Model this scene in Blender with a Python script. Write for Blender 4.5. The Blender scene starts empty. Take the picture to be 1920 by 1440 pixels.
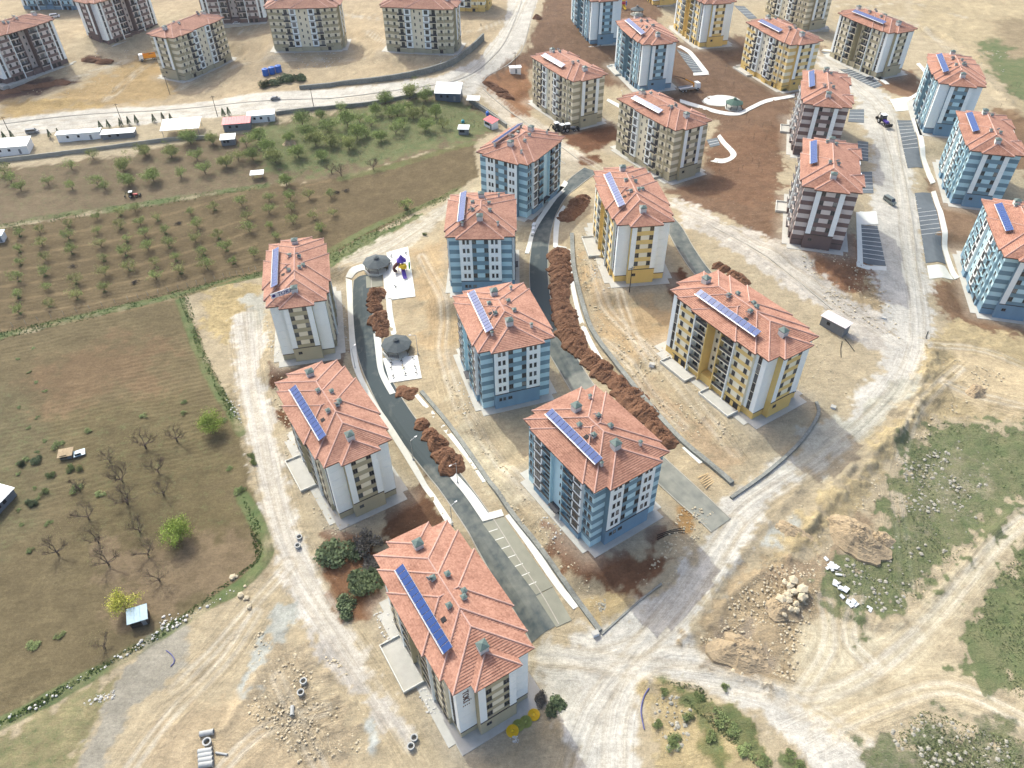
import bpy, bmesh, math, random
import numpy as np
from mathutils import Vector, Matrix

# ------------------------------------------------------------------ camera, sky, sun, exposure
S = bpy.context.scene
COL = S.collection
CAM_H, FPX, PITCH, ROLL = 135.589, 1404.95, 0.7333949, -0.0156063
_cp, _sp = math.cos(PITCH), math.sin(PITCH)
FW = np.array([0, _cp, -_sp]); _rt = np.array([1.0, 0, 0]); _up = np.cross(_rt, FW)
RT = math.cos(ROLL)*_rt + math.sin(ROLL)*_up
UP = -math.sin(ROLL)*_rt + math.cos(ROLL)*_up
cam = bpy.data.cameras.new('camera'); cam_o = bpy.data.objects.new('camera', cam); COL.objects.link(cam_o)
cam.sensor_fit = 'HORIZONTAL'; cam.sensor_width = 36.0; cam.lens = 36.0*FPX/1920.0
cam.clip_start = 1.0; cam.clip_end = 5000.0
M4 = Matrix(((RT[0], UP[0], -FW[0], 0), (RT[1], UP[1], -FW[1], 0), (RT[2], UP[2], -FW[2], CAM_H), (0, 0, 0, 1)))
cam_o.matrix_world = M4
S.camera = cam_o

SUN_AZ, SUN_EL = math.radians(123.5), math.radians(46.0)      # where the sun stands (from +x, counter-clockwise)
W = bpy.data.worlds.new('World'); S.world = W; W.use_nodes = True
wn = W.node_tree; bg = wn.nodes['Background']
sky = wn.nodes.new('ShaderNodeTexSky'); sky.sky_type = 'NISHITA'; sky.sun_disc = False
sky.sun_elevation = SUN_EL; sky.sun_rotation = math.pi/2 - SUN_AZ
sky.air_density = 0.9; sky.dust_density = 9.0; sky.ozone_density = 0.5; sky.altitude = 900
wn.links.new(sky.outputs[0], bg.inputs[0]); bg.inputs[1].default_value = 0.15
sun = bpy.data.lights.new('sun', 'SUN'); sun.energy = 1.55; sun.angle = math.radians(0.6); sun.color = (0.965, 1.0, 0.93)
sun_o = bpy.data.objects.new('sun', sun); COL.objects.link(sun_o)
sun_o.rotation_euler = Vector((-math.cos(SUN_AZ)*math.cos(SUN_EL), -math.sin(SUN_AZ)*math.cos(SUN_EL), -math.sin(SUN_EL))).to_track_quat('-Z', 'Y').to_euler()
sun_o.location = (0, 0, 300)
S.view_settings.view_transform = 'Standard'; S.view_settings.look = 'None'
S.view_settings.exposure = 1.17; S.view_settings.gamma = 1.0
S.view_settings.use_curve_mapping = False

HAZE = 0.00006
# ------------------------------------------------------------------ helpers
R = math.radians
rng = random.Random(7)
nrg = np.random.default_rng(11)
def srgb(r, g, b, k=1.0):
    f = lambda c: (c/12.92 if c <= .04045 else ((c+.055)/1.055)**2.4)
    return tuple(f(c/255.0)*k for c in (r, g, b))
MATS = {}
def mat(name, col, rough=0.8, var=0.12, scale=1.5, metal=0.0, bump=0.0, spec=0.3, bscale=None, streak=False):
    """Plain procedural surface: base colour broken up by two sizes of noise (grime, fading)."""
    if name in MATS: return MATS[name]
    m = bpy.data.materials.new(name); m.use_nodes = True; MATS[name] = m
    nt = m.node_tree; b = nt.nodes['Principled BSDF']
    b.inputs['Roughness'].default_value = rough; b.inputs['Metallic'].default_value = metal
    b.inputs['Specular IOR Level'].default_value = spec
    if var <= 0:
        b.inputs['Base Color'].default_value = (*col, 1); return m
    geo = nt.nodes.new('ShaderNodeNewGeometry')
    n1 = nt.nodes.new('ShaderNodeTexNoise'); n1.inputs['Scale'].default_value = scale; n1.inputs['Detail'].default_value = 5
    n2 = nt.nodes.new('ShaderNodeTexNoise'); n2.inputs['Scale'].default_value = scale*0.13; n2.inputs['Detail'].default_value = 3
    if streak:
        mp = nt.nodes.new('ShaderNodeMapping'); mp.inputs['Scale'].default_value = (1, 1, .18)
        nt.links.new(geo.outputs['Position'], mp.inputs[0]); nt.links.new(mp.outputs[0], n1.inputs['Vector'])
    else: nt.links.new(geo.outputs['Position'], n1.inputs['Vector'])
    nt.links.new(geo.outputs['Position'], n2.inputs['Vector'])
    ad = nt.nodes.new('ShaderNodeMath'); ad.operation = 'ADD'
    nt.links.new(n1.outputs[0], ad.inputs[0]); nt.links.new(n2.outputs[0], ad.inputs[1])
    mr = nt.nodes.new('ShaderNodeMapRange'); mr.inputs[1].default_value = .6; mr.inputs[2].default_value = 1.4
    mr.inputs[3].default_value = 1-var*1.3; mr.inputs[4].default_value = 1+var*.8
    nt.links.new(ad.outputs[0], mr.inputs[0])
    mx = nt.nodes.new('ShaderNodeVectorMath'); mx.operation = 'SCALE'; mx.inputs[0].default_value = col
    nt.links.new(mr.outputs[0], mx.inputs['Scale']); nt.links.new(mx.outputs[0], b.inputs['Base Color'])
    if bump:
        n3 = nt.nodes.new('ShaderNodeTexNoise'); n3.inputs['Scale'].default_value = bscale or scale*4; n3.inputs['Detail'].default_value = 6
        nt.links.new(geo.outputs['Position'], n3.inputs['Vector'])
        bp = nt.nodes.new('ShaderNodeBump'); bp.inputs['Strength'].default_value = bump; bp.inputs['Distance'].default_value = .2
        nt.links.new(n3.outputs[0], bp.inputs['Height']); nt.links.new(bp.outputs[0], b.inputs['Normal'])
    return m

class MB:
    """Collects vertices and faces, links them as one mesh object."""
    def __init__(s): s.v = []; s.f = []; s.m = []
    def add(s, vs, fs, mi=0):
        o = len(s.v); s.v += [tuple(v) for v in vs]; s.f += [tuple(i+o for i in f) for f in fs]; s.m += [mi]*len(fs)
    def box(s, x0, x1, y0, y1, z0, z1, mi=0):
        s.add([(x0,y0,z0),(x1,y0,z0),(x1,y1,z0),(x0,y1,z0),(x0,y0,z1),(x1,y0,z1),(x1,y1,z1),(x0,y1,z1)],
              [(0,3,2,1),(4,5,6,7),(0,1,5,4),(1,2,6,5),(2,3,7,6),(3,0,4,7)], mi)
    def tube(s, p, q, r0, r1=None, n=6, mi=0, cap=True):
        p = Vector(p); q = Vector(q); r1 = r0 if r1 is None else r1
        d = (q-p); 
        if d.length < 1e-6: return
        d.normalize(); a = d.orthogonal().normalized(); b = d.cross(a)
        vs = []
        for c, r in ((p, r0), (q, r1)):
            for i in range(n):
                t = 2*math.pi*i/n; vs.append(c + (a*math.cos(t)+b*math.sin(t))*r)
        fs = [(i, (i+1)%n, n+(i+1)%n, n+i) for i in range(n)]
        if cap: fs += [tuple(range(n-1,-1,-1)), tuple(range(n, 2*n))]
        s.add(vs, fs, mi)
    def lathe(s, prof, n=16, mi=0, c=(0,0,0)):
        vs = []
        for r, z in prof:
            for i in range(n):
                t = 2*math.pi*i/n; vs.append((c[0]+r*math.cos(t), c[1]+r*math.sin(t), c[2]+z))
        fs = []
        for j in range(len(prof)-1):
            for i in range(n): fs.append((j*n+i, j*n+(i+1)%n, (j+1)*n+(i+1)%n, (j+1)*n+i))
        s.add(vs, fs, mi)
    def mesh(s, name, mats, smooth=False):
        me = bpy.data.meshes.new(name); me.from_pydata(s.v, [], s.f)
        for m in (mats if isinstance(mats, (list, tuple)) else [mats]): me.materials.append(m)
        if any(s.m): me.polygons.foreach_set('material_index', s.m)
        if smooth: me.polygons.foreach_set('use_smooth', [True]*len(s.f))
        me.update(); return me
    def build(s, name, mats, parent=None, loc=(0,0,0), rz=0, smooth=False):
        return link(name, s.mesh(name, mats, smooth), parent, loc, rz)
def link(name, me, parent=None, loc=(0,0,0), rz=0, scale=None):
    o = bpy.data.objects.new(name, me); COL.objects.link(o); o.parent = parent
    o.location = loc
    if rz: o.rotation_euler = (0, 0, rz)
    if scale: o.scale = scale
    return o
def tag(o, label=None, cat=None, group=None, kind=None):
    if label: o['label'] = label
    if cat: o['category'] = cat
    if group: o['group'] = group
    if kind: o['kind'] = kind
    return o
def empty(name, loc, rz=0, label=None, cat=None, group=None):
    o = link(name, None, None, loc, rz); o.empty_display_size = .5
    return tag(o, label, cat, group)
UNIT = {}
def pc(name, m, parent, c, s, rz=0):
    """One box-shaped piece; alike pieces share one unit mesh per material."""
    if m.name not in UNIT:
        b = MB(); b.box(-.5,.5,-.5,.5,-.5,.5); UNIT[m.name] = b.mesh('piece_'+m.name, m)
    return link(name, UNIT[m.name], parent, c, rz, s)

# ------------------------------------------------------------------ terrain: a hillside that climbs to the right and away
BLD = {'H':(-12.57,79.11,-59.14,-10.94),'G':(-44.12,131.62,-58.87,-10.54),'F':(-63.27,187.84,-78.56,-7.26),'C':(37.14,206.13,-83.92,6.04),
'D':(57.24,149.44,-58.37,3.65),'R1':(179.04,304.33,-106.14,6.50),'B2':(17.78,112.87,-57.18,-1.41),'B1':(-2.35,157.12,-73.05,-2.04),
'A2':(-8.47,202.07,-90.73,2.37),'L':(57.42,273.23,-60.18,4.96),'K':(25.66,323.78,-61.73,4.00),'Br':(99.99,217.28,-106.96,9.50),
'Q':(173.74,373.50,-68.30,5.00),'P':(124.05,353.74,-71.01,7.00),'M':(62.00,351.00,-76.90,8.80),'N':(98.81,403.62,-76.90,10.00),
'Br1':(120.63,284.41,-106.26,7.50),'R2':(169.01,253.16,-106.95,3.00),'R3':(151.88,193.36,-105.65,-0.60),'T3':(-154.51,386.04,-116.03,4.00),
'T4':(-98.91,397.80,1.66,10.00),'T5':(-40.20,382.00,-9.40,13.40),'A1':(4.44,245.45,-121.94,4.84)}
FOOT = {'S':(16.1,7.5,17.7,8.8),'B':(11.8,9.2,13.1,9.7),'C':(16.4,7.6,17.7,8.2)}
TYP = dict(H='S',G='S',F='S',C='S',D='S',R1='S',B2='B',B1='B',A2='B',A1='B',L='C',K='C',Br='C',Q='S',P='C',M='S',N='S',Br1='C',R2='C',R3='C',T3='C',T4='C',T5='C')
_bp = np.array([BLD[k] for k in BLD]); _bt = [TYP[k] for k in BLD]
def poly(x, y):
    X = np.clip(x, -80, 190)/100; Y = (np.clip(y, 70, 410)-180)/100
    z = 8.2728*X + 7.6354*Y - 3.923*X*X - 3.6911*X*Y - 0.3605*Y*Y
    return np.where(z < -9, -9 + (z+9)*.35, z)
_pz = poly(_bp[:,0], _bp[:,1])
def T0(x, y):
    x = np.asarray(x, float); y = np.asarray(y, float)
    z = poly(x, y); num = np.zeros_like(z); den = np.full_like(z, .12)
    for b, p0 in zip(_bp, _pz):
        w = np.exp(-((x-b[0])**2+(y-b[1])**2)/(30.0**2)); num += w*(b[3]-p0); den += w
    z = z + num/den
    for b, t in zip(_bp, _bt):                                  # level pad under each house
        c, s = math.cos(R(b[2])), math.sin(R(b[2])); dx, dy = x-b[0], y-b[1]
        u = np.abs(dx*c+dy*s)-FOOT[t][2]; v = np.abs(-dx*s+dy*c)-FOOT[t][3]
        d = np.hypot(np.maximum(u,0), np.maximum(v,0))
        k = np.clip((9-d)/6.5, 0, 1); k = k*k*(3-2*k)
        z = z*(1-k) + (b[3]-.02)*k
    return z
def gp(px, py, T=None):
    """Point of the hillside seen at a photograph position (metres)."""
    T = T or T0
    px = np.atleast_1d(np.asarray(px, float)); py = np.atleast_1d(np.asarray(py, float))
    d = FW[None,:] + ((px-960)/FPX)[:,None]*RT - ((py-720)/FPX)[:,None]*UP
    z = np.zeros(len(px))
    for _ in range(40):
        t = (z-CAM_H)/d[:,2]; x = d[:,0]*t; y = d[:,1]*t
        z = .5*z + .5*T(x, y)
    t = (z-CAM_H)/d[:,2]
    return np.stack([d[:,0]*t, d[:,1]*t, z], -1)
def g1(px, py):
    p = gp(px, py)[0]; return (float(p[0]), float(p[1]), float(p[2]))
def tz(x, y): return float(T0(np.array([x]), np.array([y]))[0])
def pw(pts):
    a = np.array(pts, float); return gp(a[:,0], a[:,1])[:, :2]
def smooth_line(P, step=1.2):
    P = np.asarray(P, float); n = len(P)
    if n > 2:
        out = []
        for i in range(n-1):
            p0 = P[max(i-1,0)]; p1 = P[i]; p2 = P[i+1]; p3 = P[min(i+2,n-1)]
            for t in np.linspace(0, 1, 12, endpoint=False):
                out.append(.5*((2*p1)+(-p0+p2)*t+(2*p0-5*p1+4*p2-p3)*t*t+(-p0+3*p1-3*p2+p3)*t**3))
        P = np.array(out+[P[-1]])
    d = np.r_[0, np.cumsum(np.hypot(*np.diff(P, axis=0).T))]
    k = max(2, int(d[-1]/step)+1); s = np.linspace(0, d[-1], k)
    return np.stack([np.interp(s, d, P[:,0]), np.interp(s, d, P[:,1])], -1)
def line_dist(x, y, P):
    best = np.full(x.shape, 1e9)
    for a, b in zip(P[:-1], P[1:]):
        ab = b-a; L = ab@ab+1e-9
        t = np.clip(((x-a[0])*ab[0]+(y-a[1])*ab[1])/L, 0, 1)
        best = np.minimum(best, (x-a[0]-t*ab[0])**2+(y-a[1]-t*ab[1])**2)
    return np.sqrt(best)
def poly_sd(x, y, P):
    """signed distance, inside positive"""
    ins = np.zeros(x.shape, bool); n = len(P)
    for i in range(n):
        a = P[i]; b = P[(i+1)%n]
        c = ((a[1] > y) != (b[1] > y)) & (x < (b[0]-a[0])*(y-a[1])/((b[1]-a[1])+1e-12)+a[0])
        ins ^= c
    d = line_dist(x, y, np.vstack([P, P[:1]]))
    return np.where(ins, d, -d)
def vnoise(x, y, s, seed):
    g = np.random.default_rng(seed).random((256, 256))
    u = x/s; v = y/s; iu = np.floor(u).astype(int); iv = np.floor(v).astype(int)
    fu = u-iu; fv = v-iv; fu = fu*fu*(3-2*fu); fv = fv*fv*(3-2*fv)
    q = lambda a, b: g[a%256, b%256]
    return (q(iu,iv)*(1-fu)+q(iu+1,iv)*fu)*(1-fv)+(q(iu,iv+1)*(1-fu)+q(iu+1,iv+1)*fu)*fv
def fbm(x, y, s, seed, o=4):
    r = 0; a = .5; t = 0
    for i in range(o):
        r = r+a*vnoise(x, y, s, seed+i); t += a; a *= .55; s *= .5
    return r/t - .5

# ------------------------------------------------------------------ the ground: one sheet, soils laid out as the site shows them
GK = 1/1.72
def gc(r, g, b):
    c = np.array(srgb(r, g, b, GK)); l = c@np.array([.2126,.7152,.0722]); return l+(c-l)*.95*np.array([1,1.0,1])
ZONES = [   # polygon in photograph positions, colour, soft edge (m), ragged edge (m), roughness (m), grass 0..1, furrow
 # top left building land
 ([(-300,-80),(960,-80),(960,0),(930,80),(880,140),(700,165),(480,180),(0,225),(-300,260)], (204,184,148), 2, 3, .25, .05, 0),
 ([(150,60),(300,20),(470,50),(500,90),(350,170),(150,190),(100,120)], (212,194,158), 4, 4, .3, 0, 0),
 ([(100,180),(270,100),(330,130),(330,180),(180,200)], (200,172,122), 4, 4, .35, .05, 0),
 ([(0,185),(130,190),(190,200),(0,222)], (205,176,120), 3, 3, .4, .1, 0),
 ([(430,60),(560,95),(560,150),(430,150)], (188,170,138), 3, 4, .3, 0, 0),
 # orchards and fields
 ([(-300,335),(0,318),(250,290),(330,268),(450,250),(560,222),(830,180),(905,205),(935,240),(890,268),(640,335),(500,345),(270,385),(0,425),(-300,470)], (136,120,94), 1.5, 1.5, .10, .34, 0),
 ([(470,250),(560,222),(830,185),(905,210),(930,238),(880,262),(720,300),(560,330),(500,330)], (128,122,84), 4, 4, .14, .58, 0),
 ([(-300,470),(0,428),(270,386),(500,346),(640,334),(890,268),(897,330),(860,360),(640,470),(560,500),(480,520),(330,555),(0,630),(-300,700)], (124,109,80), 1.0, .8, .06, .16, 1),
 ([(-300,700),(0,632),(335,560),(350,600),(400,700),(440,780),(455,830),(470,900),(497,1000),(497,1060),(450,1100),(330,1170),(230,1240),(0,1360),(-300,1500)], (130,117,86), 1.0, 1.0, .08, .18, 1),
 ([(-100,740),(60,700),(150,790),(110,900),(60,1000),(-100,1100)], (124,114,84), 8, 6, .08, .34, 1),
 ([(100,760),(420,740),(450,800),(430,900),(480,1000),(430,1090),(250,1190),(150,1000)], (124,112,80), 8, 5, .10, .32, 1),
 ([(200,1020),(490,1000),(480,1060),(330,1150),(220,1190)], (144,126,98), 6, 4, .10, .16, 1),
 ([(30,720),(150,640),(330,640),(300,720),(100,760)], (136,115,86), 8, 5, .05, .08, 1),
 # rough verge of the fields
 ([(-100,1420),(0,1372),(230,1255),(300,1215),(330,1200),(240,1290),(200,1330),(150,1400),(130,1500),(-100,1600)], (176,164,122), 1.5, 2.5, .25, .45, 0),
 ([(560,500),(640,470),(780,405),(800,400),(690,470),(600,505)], (128,134,84), 1, 1.5, .2, .7, 0),
 # left access track
 ([(380,545),(490,530),(505,640),(490,690),(470,640),(430,640),(395,610)], (214,192,140), 2, 2, .35, .05, 0),
 ([(437,600),(470,570),(498,590),(498,650),(490,700),(520,790),(535,900),(565,1010),(610,1100),(700,1250),(775,1400),(690,1340),(600,1230),(545,1130),(505,1010),(480,890),(455,770),(440,680)], (222,216,202), 1.5, 1.5, .07, 0, 0),
 ([(455,560),(500,545),(500,620),(470,610)], (198,196,180), 2, 2, .1, 0, 0),
 ([(270,1195),(340,1165),(355,1210),(330,1270),(250,1330),(160,1480),(128,1480),(200,1320),(205,1290)], (178,172,154), 1, 1.5, .10, .02, 0),
 ([(520,1130),(560,1125),(545,1180),(530,1240),(500,1300),(455,1330),(450,1290),(480,1200)], (198,200,188), .8, 1.2, .12, 0, 0),
 ([(580,1190),(640,1200),(700,1280),(750,1350),(770,1390),(720,1370),(640,1280),(580,1235)], (206,200,188), 1.5, 1.5, .12, 0, 0),
 ([(500,1200),(570,1210),(660,1310),(700,1400),(640,1440),(520,1440),(440,1380),(480,1320)], (208,190,156), 2, 3, .35, 0, 0),
 ([(360,1290),(480,1330),(640,1480),(250,1480)], (208,188,152), 3, 3, .25, .03, 0),
 ([(680,1345),(700,1350),(705,1410),(690,1420)], (198,202,194), .6, .8, .05, 0, 0),
 # top haul road
 ([(-300,255),(0,226),(200,203),(480,174),(700,160),(820,145),(900,110),(945,50),(965,-80),(1040,-80),(1010,0),(985,80),(945,135),(905,165),(880,180),(840,176),(700,192),(480,212),(200,238),(0,258),(-300,290)], (224,218,202), .8, .6, .03, 0, 0),
 ([(895,165),(935,150),(960,185),(1010,225),(1075,275),(1110,305),(1080,315),(1050,305),(985,262),(930,215)], (220,208,184), 1, 1, .07, 0, 0),
 # middle of the estate
 ([(640,500),(760,440),(860,370),(990,330),(1100,320),(1290,390),(1330,500),(1240,680),(1420,860),(1330,950),(1200,1120),(1100,1170),(960,1000),(850,820),(770,720),(700,680),(660,600)], (206,188,152), 2, 2, .2, .03, 0),
 ([(780,480),(840,440),(860,560),(870,680),(800,660),(775,560)], (204,178,136), 5, 4, .16, .02, 0),
 ([(1085,480),(1160,560),(1250,580),(1260,650),(1200,680),(1130,620),(1090,540)], (203,176,134), 5, 4, .16, .03, 0),
 ([(840,760),(930,850),(990,940),(930,930),(860,850)], (212,200,168), 3, 3, .12, .02, 0),
 ([(1210,700),(1290,760),(1400,860),(1370,890),(1260,800),(1180,720)], (200,176,140), 3, 3, .2, .04, 0),
 ([(640,490),(790,410),(870,350),(890,360),(800,440),(700,500)], (216,206,182), 2, 1.5, .1, .03, 0),
 ([(985,270),(1090,310),(1080,330),(1040,340),(1000,400),(960,440),(960,330)], (194,182,156), 3, 2, .15, .03, 0),
 # dark imported topsoil round the finished blocks
 ([(905,150),(985,95),(1010,30),(1040,-60),(1240,-60),(1240,60),(1300,90),(1400,90),(1390,140),(1490,170),(1480,250),(1460,380),(1470,470),(1600,520),(1650,590),(1600,560),(1520,505),(1420,440),(1330,395),(1255,360),(1330,300),(1345,230),(1250,190),(1140,160),(1000,120),(960,190)], (138,110,86), 2, 2, .25, .06, 0),
 ([(910,150),(985,120),(1000,220),(960,215)], (172,128,92), 2, 2, .3, 0, 0),
 ([(1330,260),(1470,240),(1460,380),(1380,380),(1290,350)], (142,110,84), 4, 4, .25, .14, 0),
 ([(1220,90),(1500,60),(1540,100),(1500,180),(1380,160),(1250,130)], (136,110,88), 4, 3, .2, .06, 0),
 ([(1490,440),(1600,440),(1660,520),(1690,600),(1620,590),(1500,500)], (164,122,90), 3, 3, .35, .02, 0),
 ([(1560,560),(1640,520),(1700,600),(1690,640),(1600,610)], (200,178,138), 3, 3, .35, 0, 0),
 ([(1735,330),(1800,340),(1830,400),(1800,480),(1760,440)], (158,130,102), 2, 2, .2, .05, 0),
 ([(1640,120),(1720,130),(1730,190),(1690,180),(1640,160)], (152,120,92), 2, 2, .1, .03, 0),
 ([(1740,540),(1800,520),(1850,590),(2000,650),(2000,690),(1880,640),(1800,610),(1755,580)], (152,122,94), 2, 2, .25, 0, 0),
 ([(1860,200),(2000,230),(2000,420),(1900,300)], (150,122,92), 2, 2, .2, .03, 0),
 # hillside top right
 ([(1700,-80),(2100,-80),(2100,260),(1920,230),(1850,130),(1780,80),(1720,60)], (208,190,150), 4, 4, .4, .10, 0),
 ([(1830,80),(1960,60),(2100,120),(2100,260),(1960,220),(1880,170)], (134,136,98), 5, 4, .3, .65, 0),
 ([(1860,40),(2000,20),(2000,110),(1900,110)], (176,158,124), 5, 4, .3, .25, 0),
 ([(1480,30),(1560,40),(1570,0),(1700,-20),(1700,30),(1580,40)], (204,186,148), 3, 3, .3, .05, 0),
 # right hand street and junctions
 ([(1255,372),(1330,400),(1420,440),(1520,500),(1610,570),(1690,600),(1690,680),(1610,650),(1540,575),(1400,490),(1290,425)], (214,206,190), 1.5, 2, .12, 0, 0),
 ([(1530,95),(1600,122),(1645,165),(1690,215),(1715,350),(1735,470),(1748,560),(1760,640),(1720,720),(1600,810),(1480,910),(1410,1000),(1350,1090),(1290,1190),(1330,1250),(1470,1290),(1610,1350),(1740,1500),(1560,1500),(1450,1370),(1300,1300),(1225,1270),(1200,1300),(1215,1500),(1080,1500),(1060,1380),(1020,1300),(985,1215),(1010,1190),(1130,1185),(1220,1130),(1320,1020),(1345,940),(1440,880),(1590,780),(1640,700),(1655,620),(1635,500),(1635,380),(1630,280),(1600,180),(1530,120)], (224,219,204), 1.8, 2.2, .10, 0, 0),
 ([(1500,800),(1560,770),(1610,800),(1600,830),(1540,890),(1480,880)], (208,203,182), 2, 2, .06, 0, 0),
 ([(1660,720),(1725,690),(1730,730),(1640,800),(1600,830),(1590,810)], (200,197,178), 1.2, 1.5, .15, 0, 0),
 ([(1440,1000),(1500,960),(1510,990),(1470,1040),(1430,1020)], (204,204,190), 1, 1.2, .08, 0, 0),
 ([(1325,1150),(1390,1080),(1410,1090),(1340,1170)], (198,200,190), .8, 1, .06, 0, 0),
 # excavated yellow ground
 ([(1740,640),(1800,600),(2100,680),(2100,800),(1860,790),(1760,790),(1690,850),(1640,930),(1560,1000),(1540,1040),(1490,1040),(1440,1060),(1480,990),(1560,930),(1640,840),(1720,760)], (214,194,148), 2, 3, .4, .03, 0),
 ([(1800,650),(2100,720),(2100,800),(1850,780),(1780,720)], (216,196,156), 5, 4, .2, .02, 0),
 ([(1300,1170),(1370,1100),(1450,1050),(1540,1040),(1560,1110),(1530,1170),(1500,1230),(1500,1290),(1400,1260),(1320,1220)], (204,182,144), 2, 3, .45, .03, 0),
 ([(1330,1180),(1400,1180),(1440,1230),(1400,1270),(1330,1240)], (178,162,138), 2, 2, .3, 0, 0),
 ([(1440,1080),(1540,1040),(1600,970),(1650,960),(1640,1000),(1560,1060),(1500,1100)], (186,164,132), 2, 2, .3, 0, 0),
 ([(1500,1170),(1570,1150),(1650,1190),(1760,1130),(1870,1000),(2100,840),(2100,960),(1940,1000),(1880,1060),(1800,1180),(1780,1240),(1900,1310),(2100,1370),(2100,1420),(1900,1390),(1790,1320),(1700,1330),(1620,1400),(1500,1330),(1480,1250)], (216,200,164), 1.5, 2, .10, .05, 0),
 ([(1520,1170),(1660,1190),(1900,960),(1960,930),(1880,1050),(1700,1260),(1560,1340),(1480,1300)], (220,208,176), 4, 2, .07, 0, 0),
 # hillside grass
 ([(1690,850),(1760,790),(1850,788),(2100,800),(2100,860),(1920,930),(1800,1050),(1690,1165),(1600,1160),(1555,1110),(1560,1050),(1650,990),(1660,910)], (166,158,126), 2.5, 4, .3, .66, 0),
 ([(1940,1000),(1870,1080),(1805,1190),(1790,1240),(1870,1290),(2100,1370),(2100,1000)], (158,152,118), 2.5, 4, .25, .74, 0),
 ([(1700,900),(1800,850),(1850,900),(1800,960),(1720,980)], (168,160,130), 4, 4, .3, .52, 0),
 ([(1600,1500),(1640,1390),(1730,1330),(1830,1360),(2100,1400),(2100,1600),(1600,1600)], (174,166,138), 2.5, 4, .35, .56, 0),
 ([(1210,1300),(1240,1270),(1310,1290),(1390,1330),(1440,1420),(1480,1520),(1230,1520),(1225,1400)], (208,188,140), 1.5, 2, .25, .18, 0),
 ([(1240,1275),(1310,1285),(1400,1340),(1440,1420),(1480,1500),(1440,1500),(1400,1420),(1350,1370),(1290,1320)], (140,138,88), 1.5, 2, .3, .6, 0),
 ([(1290,1320),(1330,1340),(1370,1420),(1360,1480),(1320,1400)], (150,146,92), 1.5, 1.5, .3, .55, 0),
 ([(1455,1400),(1490,1420),(1540,1520),(1480,1520)], (120,126,84), .8, 1, .2, .7, 0),
 # soil patches
 ([(730,930),(790,902),(835,970),(800,1010),(760,1030),(715,1010)], (122,90,66), 1, 1.5, .2, 0, 0),
 ([(595,1000),(640,992),(700,1020),(720,1120),(690,1165),(640,1170),(610,1110)], (146,108,78), 1, 1.2, .25, .05, 0),
 ([(1030,985),(1110,1035),(1255,1050),(1200,1105),(1150,1120),(1090,1105),(1050,1060)], (142,104,76), 1.2, 1.8, .2, .03, 0),
 ([(1215,990),(1250,985),(1245,1010),(1220,1015)], (132,98,72), .8, 1, .1, 0, 0),
 ([(1240,520),(1275,500),(1310,530),(1290,565),(1255,565)], (124,84,58), 1, 1.2, .2, 0, 0),
 ([(1050,240),(1150,230),(1160,262),(1100,285),(1060,270)], (130,92,66), 1.5, 1.5, .25, 0, 0),
 ([(1085,295),(1120,290),(1130,305),(1090,310)], (122,84,58), 1, 1, .3, 0, 0),
 ([(-60,165),(20,155),(100,145),(135,155),(60,182),(-60,195)], (112,88,76), 1.5, 2, .3, 0, 0),
 ([(155,108),(180,103),(210,115),(190,120),(165,118)], (112,84,68), 1, 1, .25, 0, 0),
 ([(495,670),(520,690),(560,690),(620,655),(655,655),(640,695),(560,700),(510,725)], (124,88,62), 1, 1.2, .25, .03, 0),
 ([(518,770),(548,775),(560,800),(530,815)], (122,86,60), 1, 1, .2, 0, 0),
 ([(975,395),(1010,395),(1005,415),(980,415)], (128,94,68), 1, 1, .2, 0, 0),
 ([(1060,500),(1100,560),(1110,620),(1085,560)], (186,170,140), 2, 2, .1, 0, 0),
 ([(1265,945),(1300,935),(1310,970),(1290,1000),(1265,985)], (190,150,96), 1.2, 1.2, .3, .02, 0),
 ([(1100,1100),(1150,1110),(1180,1130),(1120,1170),(1090,1130)], (214,190,140), 1, 1.5, .25, .02, 0),
]
# grass verges, pale strips and vehicle tracks: line, half width (m), colour, strength, grass
LINES = [
 ([(-200,678),(0,630),(120,602),(240,575),(335,553),(420,530),(500,512)], 1.3, (112,122,72), .9, .8),
 ([(335,553),(350,600),(375,665),(400,720),(430,765),(452,812)], 1.3, (112,122,72), .85, .8),
 ([(455,930),(485,985),(500,1040),(450,1098),(380,1140),(300,1190),(200,1250),(100,1305),(0,1358)], 1.5, (108,118,70), .9, .8),
 ([(0,426),(120,402),(270,383),(400,362),(500,348)], 1.4, (112,126,76), .7, .7),
 ([(200,395),(330,372)], 1.6, (108,126,72), .7, .8),
 ([(640,335),(760,305),(890,268)], 1.8, (120,132,76), .6, .6),
 ([(620,470),(700,425),(800,385),(860,355)], 1.5, (124,134,80), .7, .7),
 ([(335,880),(120,905)], .01, (0,0,0), 0, 0),
]
for i in range(7):                                              # pale unploughed strips between the tree rows
    y0 = 452+i*27; y1 = 352+i*27-(.8*i)
    LINES.append(([(-60,y0+12),(130,y0-16+i*1.0),(300,y0-46),(480,y1)], .42, (168,146,108), .55, .05))
for i in range(4): LINES.append(([(500,360+i*30),(620,338+i*24)], .4, (166,144,108), .5, .05))
TR = (236,228,208); DK = (196,178,142)
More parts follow.
